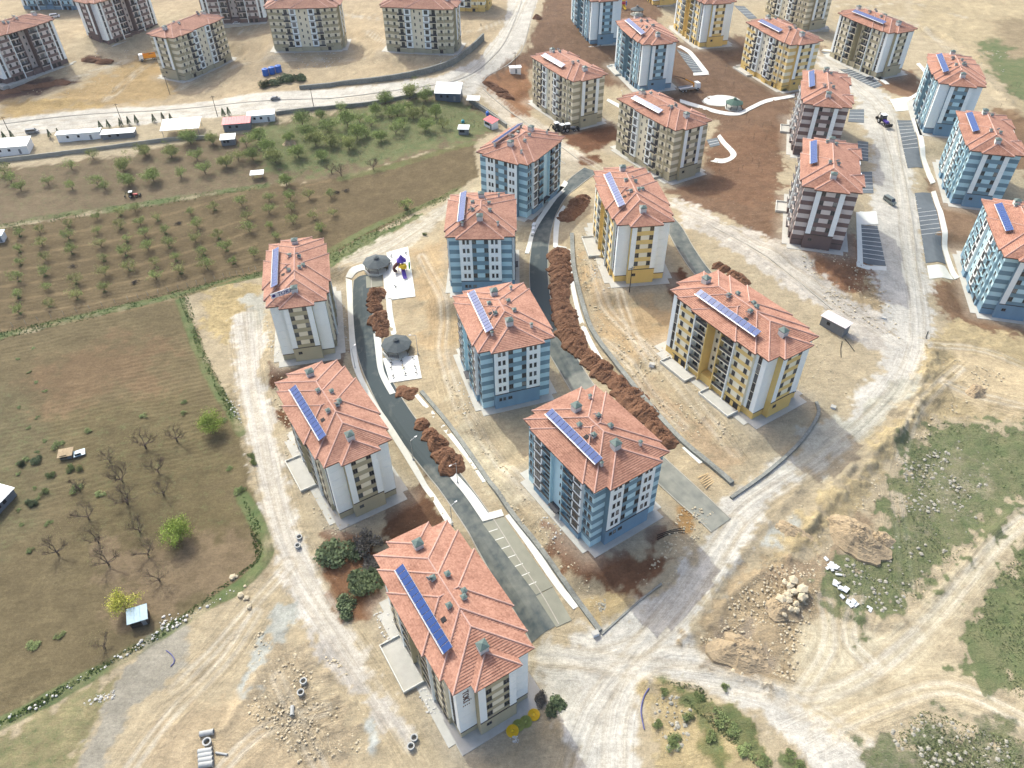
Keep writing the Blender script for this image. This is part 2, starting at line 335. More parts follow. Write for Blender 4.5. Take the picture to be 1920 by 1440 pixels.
for pts in ([(1000,1225),(1120,1235),(1240,1180),(1330,1060),(1400,960),(1560,850),(1690,720),(1720,600),(1700,450),(1680,300),(1640,190),(1560,120)],
            [(1070,1440),(1110,1330),(1180,1240),(1300,1090),(1380,980)],
            [(1010,1225),(1180,1250),(1330,1270),(1480,1310),(1620,1390)],
            [(1500,1330),(1640,1260),(1760,1150),(1880,1010),(1990,930)],
            [(1150,1440),(1160,1330),(1220,1240),(1330,1240),(1480,1300),(1600,1280),(1720,1190)],
            [(448,620),(462,720),(490,860),(520,980),(560,1080),(620,1170),(700,1290),(770,1400)],
            [(470,590),(480,700),(505,840),(540,980),(590,1090),(680,1230)],
            [(-100,250),(200,215),(500,190),(760,172),(880,140),(950,60),(990,-20)],
            [(-100,262),(200,228),(500,200),(800,172),(900,160),(1000,235),(1100,300),(1260,385),(1420,465),(1560,560),(1680,640)],
            [(640,500),(720,465),(800,415),(870,365)],
            [(200,190),(240,150),(290,110),(340,80),(420,45)],
            [(330,1290),(400,1220),(470,1140),(540,1060)],
            [(620,20),(760,40),(880,60),(960,30)], [(450,60),(560,30),(700,28)],
            [(1160,545),(1170,580),(1185,620),(1200,650),(1230,690)], [(1130,640),(1180,680),(1220,740),(1280,800)],
            [(1700,1100),(1690,1000),(1680,930)], [(1500,1300),(1555,1210),(1545,1120)], [(1640,1250),(1590,1190),(1620,1090)], [(1750,650),(1840,655),(1960,700)], [(1770,720),(1850,745),(1960,770)], [(1690,860),(1720,770),(1800,690)], [(1920,1350),(1780,1290),(1640,1330),(1540,1380)],
            [(230,1460),(320,1340),(420,1240),(480,1150)], [(610,1460),(560,1360),(520,1270)], [(400,1460),(490,1370),(610,1330)], [(130,150),(220,120),(290,105)], [(330,170),(420,130),(540,110),(680,110)], [(690,60),(760,90),(880,60)], [(1480,20),(1600,10),(1740,60),(1800,130)], [(1600,20),(1700,5),(1830,40)],
            [(880,780),(930,860),(1000,930)], [(1110,480),(1130,560),(1200,640),(1290,740),(1380,850)], [(790,480),(830,560),(830,660),(860,760)]):
    LINES.append((pts, .35, TR, .5, -1, 1.0)); LINES.append((pts, .28, DK, .35, -1, 2.0))

TRK = [L[0] for L in LINES if len(L) > 5 and L[5] == 1.0]
# sheets laid on the ground
ROADS = {
 'road1': ([(680,516),(678,540),(681,600),(692,665),(722,735),(765,803),(830,885),(895,975),(950,1065),(992,1130),(1022,1185)], 6.2),
 'road2': ([(1108,318),(1082,338),(1052,362),(1028,400),(1014,450),(1010,510),(1016,570),(1034,625),(1062,675),(1100,735),(1160,805),(1240,880),(1310,945),(1352,985)], 5.6),
 'road3': ([(1232,395),(1262,425),(1285,465),(1312,505),(1345,540),(1380,570)], 5.0),
}
LOTS = {   # parking bays and paved pads: corner positions
 'bay1': [(905,982),(945,969),(1037,1100),(1005,1115)],
 'pad1': [(1005,1118),(1037,1101),(1072,1163),(1043,1176)],
 'bay2': [(686,518),(716,516),(718,536),(687,540)],
 'play': [(725,474),(765,463),(779,556),(735,562)],
 'gym': [(718,672),(783,667),(791,709),(731,718)],
 'lotA': [(1682,225),(1708,225),(1731,315),(1702,315)],
 'lotB': [(1715,362),(1745,362),(1774,495),(1736,493)],
 'lotC': [(1614,421),(1645,423),(1661,498),(1619,491)],
 'lotD': [(1594,205),(1620,205),(1620,230),(1590,228)],
 'lotE': [(1608,264),(1628,266),(1628,302),(1612,300)],
 'lotF': [(1614,322),(1635,322),(1638,362),(1614,362)],
 'lotG': [(1540,97),(1572,98),(1602,116),(1590,120)],
 'lotH': [(1574,130),(1612,122),(1655,160),(1640,165)],
 'lotI': [(1268,92),(1292,103),(1320,136),(1302,138)],
 'lotJ': [(1376,10),(1396,12),(1420,34),(1404,36)],
 'lotK': [(1325,262),(1345,258),(1350,272),(1332,276)],
 'slabR': [(1738,498),(1772,499),(1788,524),(1743,523)],
 'slabC': [(1612,396),(1643,396),(1647,420),(1614,420)],
 'slabS': [(1668,186),(1702,182),(1706,206),(1680,208)],
 'slabT': [(1440,110),(1445,108),(1448,112),(1442,113)],
}
PLAN = []     # (line or polygon, half width) where the sheets lie: the ground is kept smooth there
_rl = {k: smooth_line(pw(p)) for k, (p, w) in ROADS.items()}
_lw = {k: pw(p) for k, p in LOTS.items()}

def axis(lo, hi, f0, f1, fine, grow, mx):
    a = list(np.arange(f0, f1+1e-6, fine)); s = fine; v = f1; r = []
    while v < hi: s = min(s*grow, mx); v += s; r.append(v)
    s = fine; v = f0; l = []
    while v > lo: s = min(s*grow, mx); v -= s; l.append(v)
    return np.array(l[::-1]+a+r)
GX = axis(-700, 700, -105, 125, .5, 1.012, 12); GY = axis(-60, 1100, 38, 215, .5, 1.012, 12)
gx, gy = np.meshgrid(GX, GY); fx = gx.ravel(); fy = gy.ravel()
gz = T0(fx, fy)
_GZ0 = gz.reshape(len(GY), len(GX)).copy()
import bisect as _bs
_gxl, _gyl = GX.tolist(), GY.tolist()
def tz(x, y):
    i = min(max(_bs.bisect_right(_gxl, x)-1, 0), len(_gxl)-2); j = min(max(_bs.bisect_right(_gyl, y)-1, 0), len(_gyl)-2)
    u = (x-_gxl[i])/(_gxl[i+1]-_gxl[i]); v = (y-_gyl[j])/(_gyl[j+1]-_gyl[j])
    return float((_GZ0[j,i]*(1-u)+_GZ0[j,i+1]*u)*(1-v)+(_GZ0[j+1,i]*(1-u)+_GZ0[j+1,i+1]*u)*v)
def g1(px, py):
    a, b = (px-960)/FPX, (py-720)/FPX; d = [float(FW[i]+a*RT[i]-b*UP[i]) for i in range(3)]; z = 0.0
    for _ in range(40):
        t = (z-CAM_H)/d[2]; z1 = .5*z+.5*tz(d[0]*t, d[1]*t)
        if abs(z1-z) < 1e-4: z = z1; break
        z = z1
    t = (z-CAM_H)/d[2]; return (d[0]*t, d[1]*t, z)
gcol = np.tile(gc(204,188,154), (len(fx), 1)); grough = np.full(len(fx), .2); ggrass = np.full(len(fx), .08); gfur = np.zeros(len(fx))
nA = fbm(fx, fy, 9, 1); nB = fbm(fx, fy, 3, 9); nC = fbm(fx, fy, 28, 21); nD = fbm(fx, fy, 1.3, 33, 2)
for (pts, col, soft, rag, rough, grass, fur) in ZONES:
    P = pw(pts); pad = soft+rag*3+2
    ix = np.where((fx > P[:,0].min()-pad) & (fx < P[:,0].max()+pad) & (fy > P[:,1].min()-pad) & (fy < P[:,1].max()+pad))[0]
    if not len(ix): continue
    sd = poly_sd(fx[ix], fy[ix], P) + (nA[ix]*1.5+nB[ix]*1.6+nD[ix]*.9)*rag*1.9
    k = np.clip(sd/max(.5, soft*.6)*.5+.5, 0, 1); k = k*k*(3-2*k)
    c = gc(*col)[None,:]*(1+nC[ix]*.24+nA[ix]*.22+nB[ix]*.20+nD[ix]*.22)[:,None]
    gcol[ix] = gcol[ix]*(1-k[:,None])+c*k[:,None]
    grough[ix] = grough[ix]*(1-k)+rough*k; ggrass[ix] = ggrass[ix]*(1-k)+grass*k; gfur[ix] = gfur[ix]*(1-k)+fur*k
for L in LINES:
    pts, hw, col, st, gr = L[:5]; off = L[5] if len(L) > 5 else 0
    if st <= 0: continue
    P = smooth_line(pw(pts), 3.0); pad = hw+off+2
    ix = np.where((fx > P[:,0].min()-pad) & (fx < P[:,0].max()+pad) & (fy > P[:,1].min()-pad) & (fy < P[:,1].max()+pad))[0]
    if not len(ix): continue
    d = line_dist(fx[ix], fy[ix], P) + nB[ix]*(.9 if gr >= 0 else .45)
    k = np.clip((hw+.45-np.abs(d-off))/.55, 0, 1)*st*np.clip(.75+nA[ix]*1.6, 0, 1)
    gcol[ix] = gcol[ix]*(1-k[:,None])+gc(*col)[None,:]*k[:,None]
    if gr >= 0: ggrass[ix] = ggrass[ix]*(1-k)+gr*k; gfur[ix] *= (1-k)
    else: gz[ix] -= .05*k
gtrk = np.zeros((len(fx), 3)); _bd = np.full(len(fx), 1e9)
for q_, pts in enumerate(TRK):                                  # distance across and along the nearest vehicle track, for wheel marks
    P = smooth_line(pw(pts), 5.0); acc = 0.0
    for a, b in zip(P[:-1], P[1:]):
        ab = b-a; L_ = math.hypot(*ab); lo = np.minimum(a, b)-7; hi = np.maximum(a, b)+7
        ix = np.where((fx > lo[0]) & (fx < hi[0]) & (fy > lo[1]) & (fy < hi[1]))[0]
        dx, dy = fx[ix]-a[0], fy[ix]-a[1]; t = (dx*ab[0]+dy*ab[1])/L_/L_; lat = (-dx*ab[1]+dy*ab[0])/L_
        d = np.hypot(dx-np.clip(t,0,1)*ab[0], dy-np.clip(t,0,1)*ab[1]); g_ = d < _bd[ix]; jx = ix[g_]
        _bd[jx] = d[g_]; gtrk[jx,0] = lat[g_]+q_*31; gtrk[jx,1] = acc+np.clip(t[g_],0,1)*L_; acc += L_
gtrk[:,2] = np.clip((6.5-_bd)/3.5, 0, 1)
for b, t in zip(_bp, _bt):                                      # trodden, paler ground with building waste close to the walls
    c, s = math.cos(R(b[2])), math.sin(R(b[2])); dx, dy = fx-b[0], fy-b[1]
    d = np.hypot(np.maximum(np.abs(dx*c+dy*s)-FOOT[t][2], 0), np.maximum(np.abs(-dx*s+dy*c)-FOOT[t][3], 0))
    k = np.clip((5.5-d+nA*5)/4, 0, 1)*.5
    gcol = gcol*(1-k[:,None])+gc(196,186,166)[None,:]*k[:,None]; ggrass *= (1-k); grough *= (1-.3*k)
flat = np.zeros(len(fx))
for k_, P in _rl.items():
    w = ROADS[k_][1]/2
    ix = np.where((fx > P[:,0].min()-8) & (fx < P[:,0].max()+8) & (fy > P[:,1].min()-8) & (fy < P[:,1].max()+8))[0]
    flat[ix] = np.maximum(flat[ix], np.clip((w+2.6-line_dist(fx[ix], fy[ix], P))/1.0, 0, 1))
for k_, P in _lw.items():
    ix = np.where((fx > P[:,0].min()-4) & (fx < P[:,0].max()+4) & (fy > P[:,1].min()-4) & (fy < P[:,1].max()+4))[0]
    flat[ix] = np.maximum(flat[ix], np.clip((poly_sd(fx[ix], fy[ix], P)+2.5)/1.0, 0, 1))
padk = np.zeros(len(fx))
for b, t in zip(_bp, _bt):
    c, s = math.cos(R(b[2])), math.sin(R(b[2])); dx, dy = fx-b[0], fy-b[1]
    d = np.hypot(np.maximum(np.abs(dx*c+dy*s)-FOOT[t][2], 0), np.maximum(np.abs(-dx*s+dy*c)-FOOT[t][3], 0))
    padk = np.maximum(padk, np.clip((3.5-d)/2, 0, 1))
rr = grough*(1-flat)*(1-padk*.9)
gz = gz + rr*(fbm(fx, fy, 11, 40)*2.6+fbm(fx, fy, 3.4, 50)*2.2+fbm(fx, fy, 1.3, 60)*1.1) - .10*flat
BERMS = [([(1480,1045),(1540,960),(1640,850),(1715,750),(1752,650)],2.6,1.5),([(1505,1010),(1600,900),(1700,800),(1780,720)],1.6,.8),([(1290,1195),(1340,1105),(1420,1000),(1500,915)],1.2,.7),([(1320,1255),(1400,1275),(1490,1300)],1.2,.6),
 ([(1215,1275),(1300,1305),(1450,1375),(1550,1440)],1.3,.7),([(1005,1245),(1040,1330),(1065,1400)],1.3,.7),([(560,1200),(640,1290),(700,1400)],1.5,.8),([(530,1180),(470,1290),(420,1370)],1.4,.5),([(500,740),(525,850),(555,960),(590,1060)],1.0,.5),
 ([(455,840),(478,930),(505,1030),(470,1090)],1.2,.6),([(1270,395),(1400,470),(1530,570),(1620,640)],1.2,.6),([(1480,455),(1560,510),(1650,590)],1.8,.9),([(1290,700),(1370,800),(1440,860)],1.2,.5),([(1130,1150),(1200,1110),(1260,1060)],1.2,.6),([(1560,1110),(1600,1160),(1690,1170)],1.2,.6),([(1700,1180),(1800,1070),(1900,960)],1.0,.5),
 ([(300,60),(400,150),(340,190)],2.0,.8),([(640,60),(720,100),(800,110)],2.5,1.0),([(0,180),(120,190),(260,180)],2.5,1.0),([(1750,100),(1850,150),(1920,230)],3,1.5),([(1600,30),(1750,60),(1840,110)],3,1.5),([(860,800),(920,880),(1000,980)],1.0,.4),([(1330,1180),(1360,1130),(1430,1070)],1.5,.9)]
for pts, hw, hh in BERMS:
    P = smooth_line(pw(pts), 4.0); pad = hw*3
    ix = np.where((fx > P[:,0].min()-pad) & (fx < P[:,0].max()+pad) & (fy > P[:,1].min()-pad) & (fy < P[:,1].max()+pad))[0]
    d = line_dist(fx[ix], fy[ix], P)+nA[ix]*hw*1.5; k = np.exp(-(d/hw)**2)*hh*np.clip(.7+nB[ix]*2.2+nA[ix], 0, 1.6)*(1-flat[ix])*(1-padk[ix]); gz[ix] += k
    gcol[ix] *= (1+np.clip(nB[ix]*.5,-.2,.2)*np.clip(k*1.5,0,1))[:,None]
# ploughed furrows: real ridges running with the field
_fa = math.atan2(*(pw([(335,560)])[0]-pw([(0,632)])[0])[::-1])
_fv = -fx*math.sin(_fa)+fy*math.cos(_fa) + nA*2.2
gz += np.where(gfur > .05, np.sin(_fv*2*math.pi/1.7)*.07*gfur*np.clip(.55+nC*2.5+nA*1.5, .05, 1.2), 0)
nv = len(fx); nx, ny = len(GX), len(GY)
ii = np.arange(nx-1)[None,:]+np.arange(ny-1)[:,None]*nx
fc = np.stack([ii, ii+1, ii+1+nx, ii+nx], -1).reshape(-1, 4)
gme = bpy.data.meshes.new('ground')
gme.vertices.add(nv); gme.vertices.foreach_set('co', np.stack([fx, fy, gz], -1).ravel().astype(np.float32))
gme.loops.add(fc.size); gme.loops.foreach_set('vertex_index', fc.ravel().astype(np.int32))
gme.polygons.add(len(fc)); gme.polygons.foreach_set('loop_start', (np.arange(len(fc))*4).astype(np.int32))
gme.polygons.foreach_set('loop_total', np.full(len(fc), 4, np.int32)); gme.polygons.foreach_set('use_smooth', np.ones(len(fc), bool))
gme.update(calc_edges=True); gme.validate()
at = gme.attributes.new('soil', 'FLOAT_COLOR', 'POINT'); at.data.foreach_set('color', np.c_[np.clip(gcol, .01, .9), np.ones(nv)].ravel().astype(np.float32))
at = gme.attributes.new('wheel', 'FLOAT_VECTOR', 'POINT'); at.data.foreach_set('vector', gtrk.ravel().astype(np.float32))
at = gme.attributes.new('cover', 'FLOAT_COLOR', 'POINT'); at.data.foreach_set('color', np.c_[ggrass, gfur, grough, np.ones(nv)].ravel().astype(np.float32))

def ground_material():
    m = bpy.data.materials.new('soil_and_grass'); m.use_nodes = True; nt = m.node_tree; N = nt.nodes; Lk = nt.links
    b = N['Principled BSDF']; b.inputs['Roughness'].default_value = .95; b.inputs['Specular IOR Level'].default_value = .1
    a1 = N.new('ShaderNodeAttribute'); a1.attribute_name = 'soil'
    a2 = N.new('ShaderNodeAttribute'); a2.attribute_name = 'cover'
    sp = N.new('ShaderNodeSeparateColor'); Lk.new(a2.outputs['Color'], sp.inputs[0])
    geo = N.new('ShaderNodeNewGeometry')
    def noise(s, d=5, r=.6):
        n = N.new('ShaderNodeTexNoise'); n.inputs['Scale'].default_value = s; n.inputs['Detail'].default_value = d; n.inputs['Roughness'].default_value = r
        Lk.new(geo.outputs['Position'], n.inputs['Vector']); return n.outputs[0]
    def mr(v, a, b_, c, d):
        n = N.new('ShaderNodeMapRange'); Lk.new(v, n.inputs[0])
        for i, q in enumerate((a, b_, c, d)): n.inputs[i+1].default_value = q
        return n.outputs[0]
    def mt(op, x, y):
        n = N.new('ShaderNodeMath'); n.operation = op
        for i, q in enumerate((x, y)):
            if isinstance(q, (int, float)): n.inputs[i].default_value = q
            else: Lk.new(q, n.inputs[i])
        return n.outputs[0]
    def mix(f, x, y):
        n = N.new('ShaderNodeMix'); n.data_type = 'RGBA'
        Lk.new(f, n.inputs[0])
        for i, q in ((6, x), (7, y)):
            if isinstance(q, tuple): n.inputs[i].default_value = (*q, 1)
            else: Lk.new(q, n.inputs[i])
        return n.outputs[2]
    def scl(c, f):
        n = N.new('ShaderNodeVectorMath'); n.operation = 'SCALE'; Lk.new(c, n.inputs[0]); Lk.new(f, n.inputs['Scale']); return n.outputs[0]
    f1 = mr(noise(.22, 6), .3, .7, .84, 1.14); f2 = mr(noise(1.4, 8, .78), .3, .7, .74, 1.22); f3 = mr(noise(5, 4, .75), .3, .7, .82, 1.16)
    c = scl(a1.outputs['Color'], mt('MULTIPLY', mt('MULTIPLY', f1, f2), f3))
    # wheel marks
    a3 = N.new('ShaderNodeAttribute'); a3.attribute_name = 'wheel'; s3 = N.new('ShaderNodeSeparateXYZ'); Lk.new(a3.outputs['Vector'], s3.inputs[0])
    cx = N.new('ShaderNodeCombineXYZ'); Lk.new(mt('MULTIPLY', s3.outputs[0], 1.5), cx.inputs[0]); Lk.new(mt('MULTIPLY', s3.outputs[1], .05), cx.inputs[1])
    nw = N.new('ShaderNodeTexNoise'); nw.inputs['Scale'].default_value = 1; nw.inputs['Detail'].default_value = 6; nw.inputs['Roughness'].default_value = .75; nw.inputs['Distortion'].default_value = .25; Lk.new(cx.outputs[0], nw.inputs['Vector'])
    wf = mt('MULTIPLY', mt('SUBTRACT', mr(nw.outputs[0], .3, .7, 0, 1), .5), mt('MULTIPLY', s3.outputs[2], .5))
    c = scl(c, mt('ADD', wf, 1.0))
    # dry cracks and scrape marks of the machines
    ms = N.new('ShaderNodeMapping'); ms.inputs['Rotation'].default_value = (0, 0, .9); ms.inputs['Scale'].default_value = (.35, 2.2, 1); Lk.new(geo.outputs['Position'], ms.inputs[0])
    n5 = N.new('ShaderNodeTexNoise'); n5.inputs['Scale'].default_value = .55; n5.inputs['Detail'].default_value = 7; n5.inputs['Roughness'].default_value = .72; n5.inputs['Distortion'].default_value = .8; Lk.new(ms.outputs[0], n5.inputs['Vector'])
    c = scl(c, mr(n5.outputs[0], .3, .7, .88, 1.12))
    # small stones and clods, pale and dark, thicker where the ground is rough
    vo = N.new('ShaderNodeTexVoronoi'); vo.inputs['Scale'].default_value = 1.1; Lk.new(geo.outputs['Position'], vo.inputs['Vector'])
    st = mt('MULTIPLY', mr(vo.outputs['Distance'], .14, .24, 1, 0), mr(noise(.35, 3), .5, .66, 0, 1))
    st = mt('MULTIPLY', st, mr(sp.outputs[2], .05, .3, 0, .55))
    c = mix(st, c, tuple(srgb(214,204,182,GK)))
    d2 = mt('MULTIPLY', mr(noise(2.6, 6, .75), .6, .72, 0, 1), mr(sp.outputs[2], .04, .3, .12, .5))
    c = mix(d2, c, scl(c, mr(noise(.5), 0, 1, .62, .62)))
    # grass and weeds
    gn = mt('ADD', noise(.35, 8, .75), mt('MULTIPLY', mt('SUBTRACT', noise(2.4, 6, .75), .5), .8))
    gm = mt('ADD', mt('SUBTRACT', gn, 1.0), mt('MULTIPLY', sp.outputs[0], 1.0))
    gm = mr(gm, -.14, .14, 0, 1)
    g1_ = mix(mr(noise(.3, 5), .35, .65, 0, 1), tuple(srgb(110,130,84,GK)), tuple(srgb(146,148,106,GK)))
    g1_ = mix(mr(noise(3.5, 4), .45, .7, 0, .75), g1_, tuple(srgb(92,112,74,GK)))
    c = mix(mt('MULTIPLY', gm, .82), c, g1_)
    Lk.new(c, b.inputs['Base Color'])
    h = mt('ADD', mt('MULTIPLY', noise(1.0, 8, .75), 1.0), mt('MULTIPLY', noise(5, 4, .7), .35))
    h = mt('ADD', h, mt('MULTIPLY', mt('MULTIPLY', nw.outputs[0], s3.outputs[2]), .9)); h = mt('ADD', h, mt('MULTIPLY', n5.outputs[0], .5))
    bp = N.new('ShaderNodeBump'); bp.inputs['Distance'].default_value = .5
    Lk.new(mr(sp.outputs[2], .02, .35, .25, 1.0), bp.inputs['Strength'])
    Lk.new(h, bp.inputs['Height']); Lk.new(bp.outputs[0], b.inputs['Normal'])
    return m
gme.materials.append(ground_material())
ground = link('ground', gme); tag(ground, kind='structure')

# ------------------------------------------------------------------ apartment blocks
RK = 0.33
def roof_mat():
    m = bpy.data.materials.new('clay_tile'); m.use_nodes = True; nt = m.node_tree; N = nt.nodes; Lk = nt.links
    b = N['Principled BSDF']; b.inputs['Roughness'].default_value = .75; b.inputs['Specular IOR Level'].default_value = .25
    geo = N.new('ShaderNodeNewGeometry'); tc = N.new('ShaderNodeTexCoord')
    vo = N.new('ShaderNodeTexVoronoi'); vo.inputs['Scale'].default_value = 2.6; Lk.new(geo.outputs['Position'], vo.inputs['Vector'])
    n1 = N.new('ShaderNodeTexNoise'); n1.inputs['Scale'].default_value = .25; n1.inputs['Detail'].default_value = 5; Lk.new(geo.outputs['Position'], n1.inputs['Vector'])
    n2 = N.new('ShaderNodeTexNoise'); n2.inputs['Scale'].default_value = 1.6; n2.inputs['Detail'].default_value = 6; n2.inputs['Roughness'].default_value = .7; Lk.new(geo.outputs['Position'], n2.inputs['Vector'])
    r = N.new('ShaderNodeValToRGB'); e = r.color_ramp.elements
    e[0].position = .0; e[0].color = (*srgb(150,102,82,.64), 1); e[1].position = 1; e[1].color = (*srgb(216,164,138,.64), 1)
    sp = N.new('ShaderNodeSeparateColor'); Lk.new(vo.outputs['Color'], sp.inputs[0])
    a = N.new('ShaderNodeMath'); a.operation = 'MULTIPLY_ADD'; Lk.new(sp.outputs[0], a.inputs[0]); a.inputs[1].default_value = .45
    q = N.new('ShaderNodeMath'); q.operation = 'ADD'; Lk.new(n1.outputs[0], q.inputs[0]); Lk.new(n2.outputs[0], q.inputs[1])
    q2 = N.new('ShaderNodeMapRange'); q2.inputs[1].default_value = .6; q2.inputs[2].default_value = 1.4; q2.inputs[3].default_value = -.1; q2.inputs[4].default_value = .75
    Lk.new(q.outputs[0], q2.inputs[0]); Lk.new(q2.outputs[0], a.inputs[2]); Lk.new(a.outputs[0], r.inputs[0])
    oi = N.new('ShaderNodeObjectInfo'); rv = N.new('ShaderNodeMapRange'); rv.inputs[3].default_value = .86; rv.inputs[4].default_value = 1.06; Lk.new(oi.outputs['Random'], rv.inputs[0])
    sv = N.new('ShaderNodeVectorMath'); sv.operation = 'SCALE'; Lk.new(r.outputs[0], sv.inputs[0]); Lk.new(rv.outputs[0], sv.inputs['Scale']); Lk.new(sv.outputs[0], b.inputs['Base Color'])
    bp = N.new('ShaderNodeBump'); bp.inputs['Strength'].default_value = .25; bp.inputs['Distance'].default_value = .06
    Lk.new(sp.outputs[1], bp.inputs['Height']); Lk.new(bp.outputs[0], b.inputs['Normal'])
    return m
M_TILE = roof_mat()
M_RIDGE = mat('ridge_mortar', srgb(212,172,156,.72), .85, .2, 2)
M_FASCIA = mat('fascia_brown', srgb(74,58,54), .6, .1)
M_WHITE = mat('white_cladding', srgb(232,238,236,1.0), .6, .05, .5, streak=True)
M_GLASS = mat('window_glass', (.035,.04,.045), .12, .35, .35, spec=.6)
M_FRAME = mat('window_frame', srgb(86,84,82), .5, 0)
M_RAIL = mat('dark_railing', srgb(58,58,62), .5, .15)
M_LIP = mat('dark_ledge', srgb(72,68,66), .6, .1)
M_CONC = mat('concrete', srgb(196,194,184,.75), .9, .12, .8, bump=.15)
M_CAPW = mat('chimney_render', srgb(226,226,220,.75), .8, .1, 2)
M_CAPG = mat('chimney_cap_metal', srgb(92,110,104,.8), .5, .15, 2)
M_SOLAR = mat('solar_collector', srgb(34,72,134,.8), .25, .12, .6, spec=.4)
M_STEEL = mat('galvanised_steel', srgb(170,172,174), .45, .1, 2, metal=.5)
M_DARK = mat('dark_opening', srgb(40,40,42), .8, .1)
SCH = {  # light wall, band, base
 'beige': ((216,208,184), (170,162,134), (176,168,142)), 'yellow': ((226,220,196), (222,194,126), (220,188,116)),
 'blue': ((174,204,212), (116,144,156), (120,150,170)), 'brown': ((196,188,182), (116,98,94), (112,96,92)),
 'pale': ((218,214,200), (190,182,158), (186,178,160))}
SM = {}
for k, (a, b_, c) in SCH.items():
    SM[k] = (mat('wall_light_'+k, srgb(*a, 1.05), .85, .06, .6, streak=True), mat('wall_band_'+k, srgb(*b_, .95), .85, .06, .6), mat('wall_base_'+k, srgb(*c, .95), .85, .10, .5, streak=True))
RECTS = {'S': [(0,0,17,8.4),(0,0,13.5,9.15),(0,0,7.7,9.75),(0,0,18.6,4.85)],
         'B': [(0,0,12.7,10.1),(0,0,9.5,10.65),(0,0,14.0,7.0)],
         'C': [(0,0,17.3,8.5),(0,0,18.6,4.95),(4.0,-1.05,9.5,8.1),(9,5.45,4.0,4.0),(-9.6,5.45,4.0,4.0)]}
ZE = 20.0
_roofc = {}
def roof_meshes(t):
    if t in _roofc: return _roofc[t]
    mb = MB(); ea = MB(); caps = []
    for (cx, cy, hx, hy) in RECTS[t]:
        h = min(hx, hy); n = int(round(h/.46)); st = h/n; lip = .09
        ring = lambda s, z: [(cx-hx+s,cy-hy+s,z),(cx+hx-s,cy-hy+s,z),(cx+hx-s,cy+hy-s,z),(cx-hx+s,cy+hy-s,z)]
        for j in range(n):
            s0, s1 = j*st, (j+1)*st-.001*(j == n-1)
            lo, hi = ring(s0, ZE+RK*s0+lip), ring(s1, ZE+RK*s1)
            mb.add(lo+hi, [(i,(i+1)%4,4+(i+1)%4,4+i) for i in range(4)])
            mb.add(ring(s0, ZE+RK*s0-(.14 if j == 0 else 0))+lo, [(i,(i+1)%4,4+(i+1)%4,4+i) for i in range(4)])
        mb.add(ring(0, ZE-.14), [(3,2,1,0)])
        ea.box(cx-hx+.06, cx+hx-.06, cy-hy+.06, cy+hy-.06, ZE-.36, ZE-.15)
        zr = ZE+RK*h+.04
        if hx > hy: e = [((cx-hx+hy,cy,zr),(cx+hx-hy,cy,zr))]; ends = [(cx+hx-hy,cy,zr),(cx+hx-hy,cy,zr),(cx-hx+hy,cy,zr),(cx-hx+hy,cy,zr)]
        else: e = [((cx,cy-hy+hx,zr),(cx,cy+hy-hx,zr))]; ends = [(cx,cy-hy+hx,zr),(cx,cy+hy-hx,zr),(cx,cy+hy-hx,zr),(cx,cy-hy+hx,zr)]
        for (sx, sy), p in zip(((1,-1),(1,1),(-1,1),(-1,-1)), ends): e.append(((cx+sx*hx,cy+sy*hy,ZE+.05),p))
        for p, q in e:
            if (Vector(p)-Vector(q)).length < .3: continue
            c = MB(); c.tube(p, q, .18, .18, 6); caps.append(c.mesh('ridge_cap', M_RIDGE))
    _roofc[t] = (mb.mesh('roof', M_TILE), ea.mesh('eave', M_FASCIA), caps)
    return _roofc[t]
M_GLASSES = [M_GLASS, M_GLASS, M_GLASS, mat('window_glass_grey', (.09,.11,.125), .1, .3, .4, spec=.6), mat('window_curtain', srgb(168,166,158,.7), .5, .2, .8)]  # dark panes, some with a mid-grey base colour, a few curtained
_winc = {}
def win_mesh(w, h, fr=None):
    gi = rng.choices(range(5), [5,5,5,3,1.4])[0]; k = (round(w,2), round(h,2), fr, max(0, gi-2))
    if k not in _winc:
        b = MB(); t = .07; y = w/2; z = h/2
        b.box(-.02,.09,-y,-y+t,-z,z); b.box(-.02,.09,y-t,y,-z,z); b.box(-.02,.09,-y+t,y-t,-z,-z+t); b.box(-.02,.09,-y+t,y-t,z-t,z)
        if w > .8: b.box(-.02,.07,-.035,.035,-z+t,z-t)
        if h > 2: b.box(-.02,.07,-y+t,y-t,-.04,.04)
        b.box(-.02,.025,-y+t,y-t,-z+t,z-t,1)
        b.box(-.02,.13,-y-.05,y+.05,-z-.07,-z)                  # sill
        _winc[k] = b.mesh('window', [fr or M_FRAME, M_GLASSES[gi]])
    return _winc[k]
class Face:
    """A wall plane of a block: places pieces at (along, height)."""
    def __init__(s, root, ax, sg, d): s.r = root; s.ax = ax; s.sg = sg; s.d = d; s.rz = {('x',1):0,('x',-1):math.pi,('y',1):math.pi/2,('y',-1):-math.pi/2}[(ax,sg)]
    def pos(s, u, z, out): e = s.sg*(s.d+out); return (e, u, z) if s.ax == 'x' else (u, e, z)
    def panel(s, name, m, u0, u1, z0, z1, t=.06, out=0): return pc(name, m, s.r, s.pos((u0+u1)/2, (z0+z1)/2, out+t/2-.005), (t+.01, u1-u0, z1-z0), s.rz)
    def win(s, u, z, w=1.15, h=1.4, out=.0, fr=None): return link('window', win_mesh(w, h, fr), s.r, s.pos(u, z, out), s.rz)
FL = 2.9; ZT = 19.62
def zf(k): return ZT-FL*k          # top of storey k counted from the eave
def wallbox(root, m, x0, x1, y0, y1, z0, z1, name='wall'): return pc(name, m, root, ((x0+x1)/2,(y0+y1)/2,(z0+z1)/2), (x1-x0,y1-y0,z1-z0))
